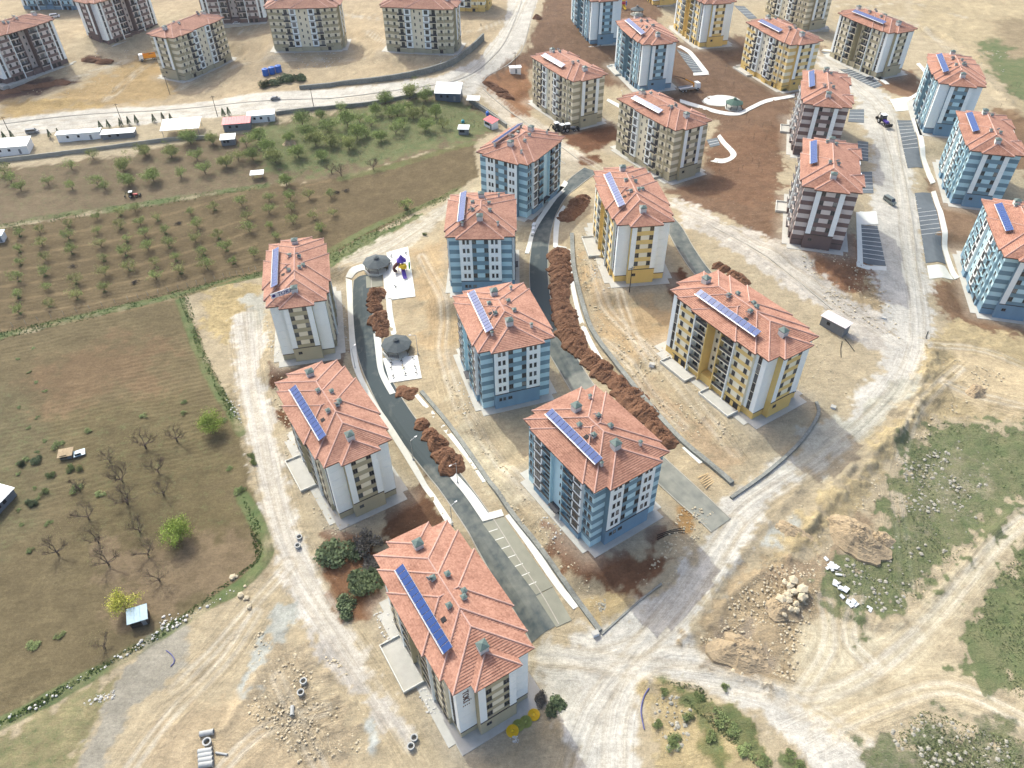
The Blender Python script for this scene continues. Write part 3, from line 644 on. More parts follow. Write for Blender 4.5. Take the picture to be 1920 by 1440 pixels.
def clad(f, u0, u1, k0, k1, name='cladding_panel'):
    for k in range(k0, k1): f.panel(name, M_WHITE, u0, u1, zf(k+1)+.025, zf(k)-.025, .07)
def end_bay(f, sc, hw, cw):
    """middle of the gable wall: window, pale panel, window over a coloured band, five storeys"""
    li, ba, bs = sc
    for k in range(5):
        z = zf(k)-1.0
        f.panel('facade_panel', li if li is not SM['blue'][0] else SM['blue'][0], -cw+1.22, cw-1.22, z-.72, z+.72, .05)
        f.win(-cw+.6, z); f.win(cw-.6, z)
    f.panel('ledge', M_LIP, -hw-.05, hw+.05, zf(5)-.2, zf(5)-.03, .16)
    f.win(-cw+.3, 3.2, 1.1, .85)
def block_S(root, sc, vis):
    li, ba, bs = sc
    for y0, y1 in ((-5.5, 5.5),): wallbox(root, li, -12.7, 12.7, y0, y1, 2.4, 19.7)
    wallbox(root, bs, -12.65, 12.65, -7.9, 7.9, -4, 2.4, 'plinth')
    for s in (1, -1):
        a, b_ = (12.6, 16.1) if s > 0 else (-16.1, -12.6)
        wallbox(root, li, a, b_, -7.5, 7.5, 2.4, 19.7); wallbox(root, bs, a-.02, b_+.02, -7.48, 7.48, -4, 2.45, 'plinth')
        a, b_ = (16.05, 17.7) if s > 0 else (-17.7, -16.05)
        wallbox(root, ba, a, b_, -3.95, 3.95, zf(5), 19.7); wallbox(root, bs, a, b_, -3.97, 3.97, -4, zf(5)-.002, 'plinth')
        for t in (1, -1):
            a, b_ = (6.8, 12.62) if s > 0 else (-12.62, -6.8)
            c, d = (5.4, 8.2) if t > 0 else (-8.2, -5.4)
            wallbox(root, li, a, b_, c, d, 2.4, 19.7); wallbox(root, bs, a, b_, c*1.002, d*1.002, -4, 2.42, 'plinth')
            a, b_ = (2.4, 6.82) if s > 0 else (-6.82, -2.4)
            c, d = (5.4, 7.2) if t > 0 else (-7.2, -5.4)
            wallbox(root, li, a, b_, c, d, -4, 19.7)
            c, d = (5.4, 8.75) if t > 0 else (-8.75, -5.4)
            a, b_ = (6.62, 6.9) if s > 0 else (-6.9, -6.62); wallbox(root, M_WHITE, a, b_, c, d, -4, 19.68, 'fin_wall')
            a, b_ = (2.2, 2.45) if s > 0 else (-2.45, -2.2); wallbox(root, ba, a, b_, c, d, -4, 19.68, 'fin_wall')
    for sg in (1, -1):
        if vis[('x', sg)]:
            f = Face(root, 'x', sg, 17.7); end_bay(f, sc, 3.95, 2.45)
            clad(f, 2.47, 3.95, 0, 5); clad(f, -3.95, -2.47, 0, 5)
            g = Face(root, 'x', sg, 16.1)
            for a, b_ in ((3.98, 7.5), (-7.5, -3.98)):
                clad(g, a, b_, 0, 6); g.panel('ledge', M_LIP, a, b_+.05, zf(6)-.2, zf(6)-.03, .14)
        if vis[('y', sg)]:
            g = Face(root, 'y', sg, 7.5)
            h = Face(root, 'y', sg, 8.2); q = Face(root, 'y', sg, 7.2); r = Face(root, 'y', sg, 5.5)
            for s in (1, -1):
                u = lambda a, b_: (min(s*a, s*b_), max(s*a, s*b_))
                clad(g, *u(14.75, 16.08), 0, 6); clad(g, *u(12.75, 13.6), 0, 6)
                for k in range(6):
                    zm = zf(k)-1.45
                    g.win(s*14.18, zm, .95, 2.5)
                    z = zf(k)-1.0
                    h.win(s*8.1, z, 1.0, 1.4); h.win(s*11.3, z, 1.0, 1.4)
                    h.panel('facade_band', ba, *u(7.0, 12.58), zf(k+1)-.02, zf(k+1)+1.14, .05)
                    q.win(s*5.2, zf(k)-1.5, 1.7, 2.2); q.win(s*3.2, zf(k)-1.3, .8, 1.3)
                    q.panel('balcony_slab', li, *u(2.46, 6.6), zf(k+1)-.02, zf(k+1)+.28, 1.35)
                    q.panel('balcony_railing', M_RAIL, *u(2.5, 6.58), zf(k+1)+.28, zf(k+1)+1.05, .05, 1.28)
                    r.win(s*1.1, zf(k)-1.0, .6, 1.1)
                p = Face(root, 'y', sg, 8.22)
                p.panel('entrance_opening', M_DARK, *u(7.6, 9.2), .25, 2.2, .04); p.panel('entrance_opening', M_DARK, *u(10.2, 11.8), .25, 2.2, .04)
                p.panel('ledge', M_LIP, *u(7.0, 12.6), zf(6)-.2, zf(6)-.03, .12)
def block_B(root, sc, vis):
    li, ba, bs = sc
    wallbox(root, li, -11.8, 11.8, -9.2, 9.2, -4, 19.7)
    wallbox(root, li, -2.2, 2.2, -9.4, 9.4, -4, 19.68)
    for s in (1, -1):
        a, b_ = (11.75, 13.1) if s > 0 else (-13.1, -11.75)
        wallbox(root, ba, a, b_, -6.1, 6.1, zf(5), 19.7); wallbox(root, bs, a, b_, -6.12, 6.12, -4, zf(5)-.002, 'plinth')
        for t in (1, -1):
            a, b_ = (5.6, 8.6) if s > 0 else (-8.6, -5.6); c, d = (9.1, 10.0) if t > 0 else (-10.0, -9.1)
            wallbox(root, M_WHITE, a, b_, c, d, zf(6), 19.68, 'bay_wall'); wallbox(root, bs, a, b_, c, d, -4, zf(6)-.002, 'plinth')
            a, b_ = (2.15, 5.62) if s > 0 else (-5.62, -2.15); wallbox(root, bs, a, b_, min(c, d), max(c, d), -4, zf(6)-.1, 'plinth')
            a, b_ = (1.95, 2.2) if s > 0 else (-2.2, -1.95); c, d = (9.1, 10.2) if t > 0 else (-10.2, -9.1)
            wallbox(root, li, a, b_, c, d, -4, 19.66, 'fin_wall')
    for sg in (1, -1):
        if vis[('x', sg)]:
            f = Face(root, 'x', sg, 13.1); end_bay(f, sc, 6.1, 2.35)
            for s in (1, -1):
                a, b_ = sorted((s*2.4, s*6.1)); clad(f, a, b_, 0, 5)
                for k in range(5):
                    for w in (3.55, 4.75): f.win(s*w, zf(k)-1.05, .72, 1.35, .065)
            for w in (-4.7, -3.6): f.win(w, 3.2, .75, .95)
            g = Face(root, 'x', sg, 11.8)
            for a, b_ in ((6.12, 9.2), (-9.2, -6.12)):
                for k in range(6): g.panel('facade_band', ba, a, b_, zf(k+1)+.0, zf(k+1)+1.35, .05)
        if vis[('y', sg)]:
            g = Face(root, 'y', sg, 9.2); h = Face(root, 'y', sg, 10.0)
            for s in (1, -1):
                u = lambda a, b_: (min(s*a, s*b_), max(s*a, s*b_))
                for k in range(6):
                    z = zf(k)-1.0
                    g.panel('facade_band', ba, *u(8.62, 11.8), zf(k+1), zf(k+1)+1.35, .05)
                    g.win(s*9.5, z, .8, 1.4, .01); g.win(s*10.8, z, .8, 1.4, .01)
                    h.win(s*7.1, z-.1, 2.0, 1.7); h.panel('ledge', M_LIP, *u(5.6, 8.65), zf(k+1)-.02, zf(k+1)+.14, .22)
                    g.win(s*4.3, zf(k)-1.4, 1.9, 2.3); g.panel('balcony_slab', li, *u(2.22, 5.58), zf(k+1)-.03, zf(k+1)+.16, 1.0)
                    g.panel('balcony_railing', M_RAIL, *u(2.24, 5.56), zf(k+1)+.16, zf(k+1)+1.05, .05, .95)
            c = Face(root, 'y', sg, 9.4)
            for k in range(6): c.win(.9, zf(k)-.4, .6, 1.0)
            c.panel('entrance_canopy', M_RAIL, -1.6, 1.6, 2.3, 2.55, 1.6); c.panel('entrance_opening', M_DARK, -.9, .9, 0, 2.2, .04)
def block_C(root, sc, vis):
    li, ba, bs = sc
    wallbox(root, li, -16.4, 16.4, -7.6, 7.6, zf(6), 19.7); wallbox(root, bs, -16.38, 16.38, -7.58, 7.58, -4, zf(6)-.002, 'plinth')
    wallbox(root, li, -12.6, 12.6, -8.2, 8.2, zf(6), 19.69); wallbox(root, bs, -12.58, 12.58, -8.18, 8.18, -4, zf(6)-.003, 'plinth')
    for s in (1, -1):
        a, b_ = (16.35, 17.7) if s > 0 else (-17.7, -16.35)
        wallbox(root, ba, a, b_, -4.1, 4.1, zf(5), 19.7); wallbox(root, bs, a, b_, -4.12, 4.12, -4, zf(5)-.002, 'plinth')
        for t in (1, -1):
            a, b_ = (2.9, 6.0) if s > 0 else (-6.0, -2.9); c, d = (8.15, 8.95) if t > 0 else (-8.95, -8.15)
            wallbox(root, M_WHITE, a, b_, c, d, zf(6), 19.66, 'bay_wall')
            wallbox(root, bs, a, b_, c, d, -4, zf(6)-.15, 'plinth')
    for sg in (1, -1):
        if vis[('x', sg)]:
            f = Face(root, 'x', sg, 17.7); end_bay(f, sc, 4.1, 2.55); clad(f, 2.6, 4.1, 0, 5); clad(f, -4.1, -2.6, 0, 5)
            g = Face(root, 'x', sg, 16.4)
            for a, b_ in ((4.12, 7.6), (-7.6, -4.12)):
                for k in range(6): g.panel('facade_band', ba, a, b_, zf(k+1)+.0, zf(k+1)+1.4, .05)
                g.panel('ledge', M_LIP, a, b_+.05, zf(6)-.18, zf(6)-.02, .14)
        if vis[('y', sg)]:
            g = Face(root, 'y', sg, 7.6); h = Face(root, 'y', sg, 8.2); w = Face(root, 'y', sg, 8.95)
            for s in (1, -1):
                u = lambda a, b_: (min(s*a, s*b_), max(s*a, s*b_))
                for k in range(6):
                    z = zf(k)-1.0
                    g.panel('facade_band', ba, *u(12.62, 16.4), zf(k+1), zf(k+1)+1.4, .05); g.win(s*14.5, z, 1.0, 1.4)
                    h.panel('facade_band', ba, *u(9.3, 12.6), zf(k+1), zf(k+1)+1.4, .05); h.win(s*11.2, z, 1.0, 1.4)
                    h.win(s*7.9, zf(k)-1.4, 1.6, 2.2); h.panel('balcony_slab', li, *u(6.05, 9.2), zf(k+1)-.03, zf(k+1)+.2, 1.1)
                    h.panel('balcony_railing', M_RAIL, *u(6.05, 9.2), zf(k+1)+.2, zf(k+1)+1.0, .05, 1.05)
                    w.win(s*4.45, z-.1, 1.7, 1.7); w.panel('ledge', M_LIP, *u(2.85, 6.05), zf(k+1)-.02, zf(k+1)+.14, .18)
                    h.win(s*1.3, z-(.9 if s > 0 else 0), .6, 1.15)
                h.panel('entrance_opening', M_DARK, *u(9.8, 11.4), .2, 1.8, .05); h.panel('ledge', M_LIP, *u(6.1, 12.6), zf(6)-.18, zf(6)-.02, .13)
BLOCK = {'S': block_S, 'B': block_B, 'C': block_C}
_chim = {}
def chimney(root, x, y, z, w, h, dome=False):
    k = (w, h)
    if k not in _chim:
        a = MB(); a.box(-w/2,w/2,-w/2,w/2,-1.2,h); b = MB(); e = w/2+.16
        b.box(-w/2-.02,w/2+.02,-w/2-.02,w/2+.02,h-.3,h-.14)
        b.add([(-e,-e,h),(e,-e,h),(e,e,h),(-e,e,h),(0,0,h+w*.3)], [(0,1,4),(1,2,4),(2,3,4),(3,0,4),(3,2,1,0)])
        _chim[k] = (a.mesh('chimney', M_CAPW), b.mesh('chimney_cap', M_CAPG))
    c = link('chimney', _chim[k][0], root, (x, y, z)); link('chimney_cap', _chim[k][1], c); return c
def dish_mesh():
    b = MB(); b.tube((0,0,-.6),(0,0,.5),.05,.05,6)
    pr = [(.02,0),(.3,.03),(.5,.09),(.62,.16)]; n = 14; o = len(b.v)
    q = Matrix.Rotation(R(55), 3, 'Y'); vs = []; fs = []
    for r, z in pr:
        for i in range(n):
            t = 2*math.pi*i/n; vs.append(q@Vector((r*math.cos(t), r*math.sin(t), z))+Vector((0,0,.6)))
    for j in range(len(pr)-1):
        for i in range(n): fs.append((j*n+i,j*n+(i+1)%n,(j+1)*n+(i+1)%n,(j+1)*n+i))
    b.add(vs, fs); b.tube((0,0,.6),q@Vector((0,0,.6))+Vector((0,0,.6)),.03,.03,5)
    return b.mesh('satellite_dish', M_CAPW)
M_DISH = dish_mesh()
def rz_at(t, x, y):
    return ZE+RK*max(0, max(min(hx-abs(x-cx), hy-abs(y-cy)) for cx, cy, hx, hy in RECTS[t]))
def solar_mesh():
    b = MB(); b.box(-.66,.66,-.95,.95,0,.07,0); b.box(-.70,.70,-.99,.99,-.05,.02,1); b.box(-.72,.72,-1.18,-.97,.02,.22,1)
    return b.mesh('solar_panel', [M_SOLAR, M_STEEL])
M_SOL = solar_mesh()
def rack_mesh():
    b = MB()
    for i in range(8):
        x = -10.2+i*2.9; b.tube((x,-.9,-.7),(x,-.9,.05),.04,.04,4); b.tube((x,.9,-.4),(x,.9,.55),.04,.04,4)
    b.tube((-10.4,-.9,.03),(10.4,-.9,.03),.04,.04,4); b.tube((-10.4,.9,.5),(10.4,.9,.5),.04,.04,4)
    return b.mesh('solar_rack', M_STEEL)
M_RACK = rack_mesh()
def make_block(key, t, scheme, label, x, y, z, yaw, solar=True, group='apartment blocks of the estate', scx=(-10.2, 10.4), seed=0, name='apartment_block'):
    root = empty(name, (x, y, z), R(yaw), label, 'building', group)
    c, s = math.cos(R(yaw)), math.sin(R(yaw)); vx, vy = -x, -y; l = math.hypot(vx, vy)
    lx, ly = (vx*c+vy*s)/l, (-vx*s+vy*c)/l
    vis = {('x',1): lx > -.1, ('x',-1): -lx > -.1, ('y',1): ly > -.1, ('y',-1): -ly > -.1}
    BLOCK[t](root, SM[scheme], vis)
    rm, em, caps = roof_meshes(t)
    roof = link('roof', rm, root); link('eave', em, root)
    for cm in caps: link('ridge_cap', cm, roof)
    fx_, fy_, gx_, gy_ = FOOT[t]
    ap = MB(); ap.box(-gx_-1.5, gx_+1.5, -gy_-.2, gy_+.2, -1.5, .10); ap.box(-fx_-.4, fx_+.4, -gy_-1.7, gy_+1.7, -1.5, .095); ap.build('apron', M_CONC, root)
    q = random.Random(seed or hash(key) % 1000 if seed else sum(map(ord, key)))
    e = {'S': 12.6, 'B': 6.4, 'C': 12.4}[t]
    for s_ in (1, -1): chimney(root, s_*(e+.4), -.1, rz_at(t, e+.4, 0), 1.7, 1.5)
    small = {'S': [(3.2,-1.5),(-4.4,-1.2),(-3.4,1.6),(1.2,2.4),(2.6,1.5)], 'B': [(1.8,-2.2),(-2.4,-2.4),(-2.2,2.2),(1.8,2.6)], 'C': [(5.6,-1.2),(5.2,1.6),(-9,1.2),(-10,-1.3)]}[t]
    for (a, b_) in small:
        a += q.uniform(-.4, .4); b_ += q.uniform(-.3, .3); chimney(root, a, b_, rz_at(t, a, b_), .85, .75)
    if t == 'B':
        for a in (8.6, -8.6):
            for b_ in (-5.2, 5.2): chimney(root, a, b_, rz_at(t, a, b_), .55, 1.2)
    if t == 'S' or t == 'B':
        hb = MB(); hb.box(-.5,.5,-.5,.5,-.1,.1); hz = rz_at(t, 4.3 if t == 'S' else 1.2, -3.4)
        o = hb.build('roof_hatch', M_DARK, root, (4.3 if t == 'S' else 1.2, -3.4, hz+.06)); o.rotation_euler = (math.atan(RK), 0, 0)
    for i in range(q.choice([1,2,2,3])):
        a, b_ = small[q.randrange(len(small))]; a += q.uniform(-.2,.9); b_ += q.uniform(-1.1,-.6)
        link('satellite_dish', M_DISH, root, (a, b_, rz_at(t, a, b_)+.5), q.uniform(-.5,.8)+R(60)-R(yaw))
    if solar:
        n = 14; x0, x1 = scx; yy = -5.6; zz = rz_at(t, 0, yy)+.62
        ar = empty('solar_array', (0,0,0)); ar.parent = root; ar.location = ((x0+x1)/2, yy, zz)
        link('solar_rack', M_RACK, ar, scale=((x1-x0)/21.0, 1, 1))
        for i in range(n):
            o = link('solar_panel', M_SOL, ar, (-(x1-x0)/2+(i+.5)*(x1-x0)/n, 0, .42), 0, ((x1-x0)/n/1.47, 1, 1)); o.rotation_euler = (R(25), q.uniform(-.015,.015), 0)
    return root
SPEC = [
 ('H','S','beige','cream and beige block nearest the camera, lettering down its white corner'),
 ('G','S','beige','cream and beige block with blue collectors beside the dark asphalt lane'),
 ('F','S','beige','cream and beige block with a name board standing on its roof'),
 ('C','S','yellow','slim yellow and white block above the long row of soil heaps'),
 ('D','S','yellow','large yellow striped block with balconies on its long side, centre right'),
 ('R1','S','blue','blue and white panelled block beside the upper right parking bays'),
 ('B2','B','blue','light blue block with white window bays in the middle foreground'),
 ('B1','B','blue','light blue block between two asphalt lanes, left of the long soil row'),
 ('A2','B','blue','light blue block squarely facing the camera beside the playground field'),
 ('A1','B','blue','light blue block at the orchard corner where the lane bends'),
 ('L','C','beige','beige striped block whose gable faces the small round parking bay'),
 ('K','C','beige','beige striped block beside the haul road junction with parked machines'),
 ('Br','C','brown','brown and grey striped block nearest the shaded parking bay'),
 ('Br1','C','brown','brown and grey striped block behind its twin on the dusty street'),
 ('Q','S','beige','cream block with deep balcony recess at the top right corner of the street'),
 ('P','C','yellow','yellow and cream striped block above the curved garden path'),
 ('M','S','blue','blue and white block behind the crane lorry'),
 ('N','S','yellow','yellow and white block at the top edge beside a parking bay'),
 ('R2','C','blue','blue striped block in the middle of the right hand row'),
 ('R3','C','blue','blue striped block cut by the right edge of the picture'),
 ('T3','C','beige','beige striped block beside the orange tipper lorry'),
 ('T4','C','beige','beige striped block above the three blue tanks'),
 ('T5','C','beige','beige striped block above the long stone retaining wall'),
]
ROOT = {}
for k, t, sc, lb in SPEC:
    x, y, yaw, z = BLD[k]
    ROOT[k] = make_block(k, t, sc, lb, x, y, z, yaw, solar=k not in ('T3','T4','T5'), scx={'B': (-9.5, 8.3), 'C': (-11, 5.5)}.get(t, (-10.2, 10.4)))
def by_corner(t, px, py, yaw, sx, sy):
    hx, hy = FOOT[t][:2]; X, Y, Z = g1(px, py); c, s = math.cos(R(yaw)), math.sin(R(yaw))
    return X-(sx*hx*c-sy*hy*s), Y-(sx*hx*s+sy*hy*c), Z
for k, t, sc, lb, px, py, yaw, sx, sy in [
 ('U1','S','blue','tall blue block with white corner at the top edge above the red soil',1106,83,-77,1,-1),
 ('T1','S','brown','brown and grey block cut by the left edge at the top',129,117,-122,-1,1),
 ('T2','S','brown','brown and white block rising out of the top edge, upper left',204,84,-120,1,1),
 ('X1','S','brown','grey brown block peeping out at the top edge beside a white car',500,40,4,1,-1),
 ('X2','C','yellow','yellow block peeping out at the top edge beside the haul road bend',909,22,-12,1,-1),
 ('X3','S','yellow','yellow block of which only the foot shows above the red playground',1224,9,-77,1,-1),
 ('X4','C','beige','beige striped block at the top edge behind the yellow one',1504,57,-68,1,-1),
 ('X5','S','blue','pale teal block in the far upper left corner',150,18,-4,1,-1)]:
    X, Y, Z = by_corner(t, px, py, yaw, sx, sy)
    ROOT[k] = make_block(k, t, sc, lb, X, Y, Z-.3, yaw, solar=False)

# ------------------------------------------------------------------ lanes, pavements, parking bays
M_ASPH = mat('asphalt_new', srgb(62,70,72), .85, .22, .5, bump=.2, bscale=6)
M_ASPH2 = mat('asphalt_dusty', srgb(122,124,116,.8), .9, .22, .4, bump=.2, bscale=6)
M_LOT = mat('asphalt_parking', srgb(106,114,118,.8), .9, .16, .5, bump=.2, bscale=6)
M_BAY = mat('bay_concrete', srgb(150,150,134,.75), .9, .14, .5)
M_PAVE = mat('pavement_concrete', srgb(226,226,216,.8), .9, .10, .6, bump=.1)
M_PAD = mat('rubber_pad_pale', srgb(236,236,228,.85), .9, .05, .5)
M_LINE = mat('bay_paint', srgb(232,232,226,.8), .8, .12, 2)
M_KERB = mat('kerb_stone', srgb(176,172,160,.8), .9, .15, 2)
M_STONE = mat('wall_stone', srgb(150,152,144,.75), .95, .35, 1.6, bump=.8, bscale=3)
M_WALLC = mat('garden_wall_render', srgb(178,176,164,.75), .95, .2, .8)
def Tw(x, y): return T0(np.asarray(x), np.asarray(y))
def road_mat():
    """asphalt that turns from fresh black to dust-grey along tyre lanes"""
    m = bpy.data.materials.new('asphalt_lane'); m.use_nodes = True; nt = m.node_tree; N = nt.nodes; Lk = nt.links
    b = N['Principled BSDF']; b.inputs['Roughness'].default_value = .85; b.inputs['Specular IOR Level'].default_value = .25
    a = N.new('ShaderNodeAttribute'); a.attribute_name = 'lane'; sp = N.new('ShaderNodeSeparateColor'); Lk.new(a.outputs['Color'], sp.inputs[0])
    cb = N.new('ShaderNodeCombineXYZ'); Lk.new(sp.outputs[0], cb.inputs[0]); Lk.new(sp.outputs[1], cb.inputs[1])
    mp = N.new('ShaderNodeMapping'); mp.inputs['Scale'].default_value = (2.2, 9, 1); Lk.new(cb.outputs[0], mp.inputs[0])
    n = N.new('ShaderNodeTexNoise'); n.inputs['Scale'].default_value = 1; n.inputs['Detail'].default_value = 5; Lk.new(mp.outputs[0], n.inputs['Vector'])
    geo = N.new('ShaderNodeNewGeometry'); n2 = N.new('ShaderNodeTexNoise'); n2.inputs['Scale'].default_value = .5; n2.inputs['Detail'].default_value = 6; Lk.new(geo.outputs['Position'], n2.inputs['Vector'])
    q = N.new('ShaderNodeMath'); q.operation = 'ADD'; Lk.new(n.outputs[0], q.inputs[0]); Lk.new(n2.outputs[0], q.inputs[1])
    q2 = N.new('ShaderNodeMath'); q2.operation = 'ADD'; Lk.new(q.outputs[0], q2.inputs[0]); Lk.new(sp.outputs[2], q2.inputs[1])
    r = N.new('ShaderNodeMapRange'); r.inputs[1].default_value = .9; r.inputs[2].default_value = 1.95; Lk.new(q2.outputs[0], r.inputs[0])
    mx = N.new('ShaderNodeMix'); mx.data_type = 'RGBA'; Lk.new(r.outputs[0], mx.inputs[0])
    mx.inputs[6].default_value = (*srgb(62,72,74), 1); mx.inputs[7].default_value = (*srgb(150,150,138,.8), 1); Lk.new(mx.outputs[2], b.inputs['Base Color'])
    return m
M_ROAD = road_mat()
def strip(name, P, a, b, top, m, thick=.3, parent=None, nseg=4, dust=None):
    P = np.asarray(P); t = np.gradient(P, axis=0); t /= np.linalg.norm(t, axis=1)[:,None]+1e-9; nrm = np.stack([-t[:,1], t[:,0]], -1)
    mb = MB(); k = nseg+1; us = np.linspace(a, b, k); n = len(P); lane = []
    X = P[:,None,0]+nrm[:,None,0]*us; Y = P[:,None,1]+nrm[:,None,1]*us; Z = Tw(X.ravel(), Y.ravel()).reshape(n, k)+top
    vs = [(X[i,j], Y[i,j], Z[i,j]) for i in range(n) for j in range(k)]
    for i in range(n):
        for j in range(k): lane.append((us[j]/max(abs(a),abs(b),1e-3)*.5+.5, i/n*P.shape[0]*.012, 0 if dust is None else dust(i/n), 1))
    fs = [(i*k+j, i*k+j+1, (i+1)*k+j+1, (i+1)*k+j) for i in range(n-1) for j in range(nseg)]
    o = len(vs); vs2 = [(X[i,j], Y[i,j], Z[i,j]-thick) for i in range(n) for j in (0, nseg)]; vs += vs2; lane += [(0,0,0,1)]*len(vs2)
    for i in range(n-1):
        fs.append((i*k, (i+1)*k, o+(i+1)*2, o+i*2)); fs.append((i*k+nseg, o+i*2+1, o+(i+1)*2+1, (i+1)*k+nseg))
    fs.append(tuple([j for j in range(k)][::-1]+[o, o+1])) if False else None
    fs = [f for f in fs if f]
    mb.add(vs, fs); ob = mb.build(name, m, parent, smooth=False)
    if dust is not None:
        at = ob.data.attributes.new('lane', 'FLOAT_COLOR', 'POINT'); at.data.foreach_set('color', np.array(lane, np.float32).ravel())
    return ob
def ribbon(name, Lp, Rp, top, m, thick=.35):
    A_ = smooth_line(pw(Lp), 1.0); n = len(A_); B_ = smooth_line(pw(Rp), .2); B_ = B_[np.linspace(0, len(B_)-1, n).astype(int)]
    za, zb = Tw(A_[:,0], A_[:,1])+top, Tw(B_[:,0], B_[:,1])+top; mb = MB()
    vs = [(*A_[i], za[i]) for i in range(n)]+[(*B_[i], zb[i]) for i in range(n)]+[(*A_[i], za[i]-thick) for i in range(n)]+[(*B_[i], zb[i]-thick) for i in range(n)]
    fs = []
    for i in range(n-1): fs += [(i, i+1, n+i+1, n+i), (i, 2*n+i, 2*n+i+1, i+1), (n+i, n+i+1, 3*n+i+1, 3*n+i)]
    fs += [(0, n, 3*n, 2*n), (n-1, 3*n-1, 4*n-1, 2*n-1)]
    mb.add(vs, fs); return tag(mb.build(name, m), kind='structure')
def patch(name, C, top, m, thick=.3, nu=8, nv=12):
    C = np.asarray(C); u = np.linspace(0, 1, nu+1); v = np.linspace(0, 1, nv+1); mb = MB(); vs = []
    for b in v:
        l = C[0]*(1-b)+C[3]*b; r = C[1]*(1-b)+C[2]*b
        for a in u: p = l*(1-a)+r*a; vs.append((p[0], p[1]))
    V = np.array(vs); z = Tw(V[:,0], V[:,1])+top; k = nu+1
    top_v = [(x, y, q) for (x, y), q in zip(vs, z)]
    rim = [i for i in range(k)]+[j*k+nu for j in range(1, nv+1)]+[nv*k+i for i in range(nu-1,-1,-1)]+[j*k for j in range(nv-1,0,-1)]
    o = len(top_v); allv = top_v+[(top_v[i][0], top_v[i][1], top_v[i][2]-thick) for i in rim]; R_ = len(rim)
    fs = [(j*k+i, j*k+i+1, (j+1)*k+i+1, (j+1)*k+i) for j in range(nv) for i in range(nu)]
    fs += [(rim[i], o+i, o+(i+1)%R_, rim[(i+1)%R_]) for i in range(R_)]
    mb.add(allv, fs); return tag(mb.build(name, m), kind='structure')
def dust1(t): return .35*math.sin(t*9)*.3+(.12 if t > .6 else -.15)
def dust2(t): return (-.2 if .1 < t < .22 or .32 < t < .55 else (.15 if t < .66 else .75))
for k_, df in (('road1', dust1), ('road2', dust2), ('road3', lambda t: .25)):
    w = ROADS[k_][1]/2
    tag(strip('road', _rl[k_], -w, w, .0, M_ROAD, nseg=6, dust=df), kind='structure')
    for s_ in (1, -1): tag(strip('kerb', _rl[k_], s_*w, s_*(w+.22), .09, M_KERB, .3, nseg=1), kind='structure')
for Lp, Rp in (([(648,522),(653,600),(660,680),(688,745),(722,800),(760,860),(800,925),(838,985)], [(660,526),(663,600),(673,685),(701,747),(736,800),(774,860),(813,925),(850,980)]),
               ([(648,520),(658,503),(690,494),(716,501),(742,513)], [(660,522),(668,512),(690,506),(712,513),(738,524)]),
               ([(724,560),(726,590),(734,628)], [(734,562),(737,590),(744,628)]), ([(718,514),(722,560)], [(734,512),(736,560)]),
               ([(700,626),(703,650),(708,690),(717,715),(731,740)], [(714,626),(716,650),(719,690),(728,712),(742,737)]),
               ([(777,742),(830,805),(880,868),(905,905)], [(784,739),(838,802),(888,864),(914,902)]),
               ([(836,887),(870,927),(905,978)], [(850,882),(888,925),(922,972)]), ([(905,978),(945,967)], [(900,966),(940,955)]),
               ([(947,968),(985,1020),(1040,1100),(1075,1143)], [(958,962),(998,1015),(1052,1095),(1087,1136)]),
               ([(1062,470),(1067,520),(1079,580),(1096,630),(1131,690),(1181,745),(1241,805),(1311,870)], [(1070,470),(1075,520),(1087,578),(1104,626),(1139,686),(1189,741),(1249,801),(1319,866)]),
               ([(1037,463),(1040,414),(1056,385)], [(1046,460),(1050,416),(1064,390)]), ([(1037,464),(1069,471)], [(1038,459),(1070,465)]),
               ([(984,475),(997,430),(1025,385),(1058,338)], [(992,476),(1005,432),(1032,389),(1065,343)]),
               ([(1275,192),(1310,203),(1350,214),(1385,216),(1412,204),(1440,192),(1490,182)], [(1275,186),(1312,197),(1352,208),(1384,210),(1408,199),(1438,186),(1490,176)]),
               ([(1709,222),(1733,316),(1745,345)], [(1716,222),(1742,314),(1754,342)]), ([(1746,360),(1776,496),(1790,524)], [(1754,358),(1785,494),(1799,520)]),
               ([(1605,398),(1606,500)], [(1613,398),(1618,496)]), ([(1606,500),(1662,508)], [(1606,491),(1662,500)]),
               ([(1320,138),(1290,100),(1270,88)], [(1329,136),(1297,97),(1276,85)]), ([(1300,142),(1330,140)], [(1300,137),(1326,135)]),
               ([(1345,256),(1352,268),(1370,290),(1355,298),(1330,295)], [(1350,252),(1360,265),(1381,290),(1358,306),(1328,302)]),
               ([(1140,185),(1160,195),(1190,210)], [(1137,189),(1156,200),(1186,215)]),
               ([(1602,116),(1660,158)], [(1611,116),(1668,158)]), ([(1540,95),(1574,97)], [(1545,92),(1580,94)]),
               ([(1718,120),(1733,140),(1728,165),(1700,185)], [(1724,118),(1740,140),(1734,168),(1706,190)])):
    ribbon('pavement', Lp, Rp, .12, M_PAVE)
for k_, m_ in (('bay1',M_BAY),('pad1',M_BAY),('bay2',M_BAY),('play',M_PAD),('gym',M_PAD),('slabR',M_PAVE),('slabC',M_PAVE),('slabS',M_PAVE)):
    patch('paved_pad' if m_ in (M_PAD, M_PAVE) else 'parking_bay', _lw[k_], .13 if m_ is M_PAD else .03, m_)
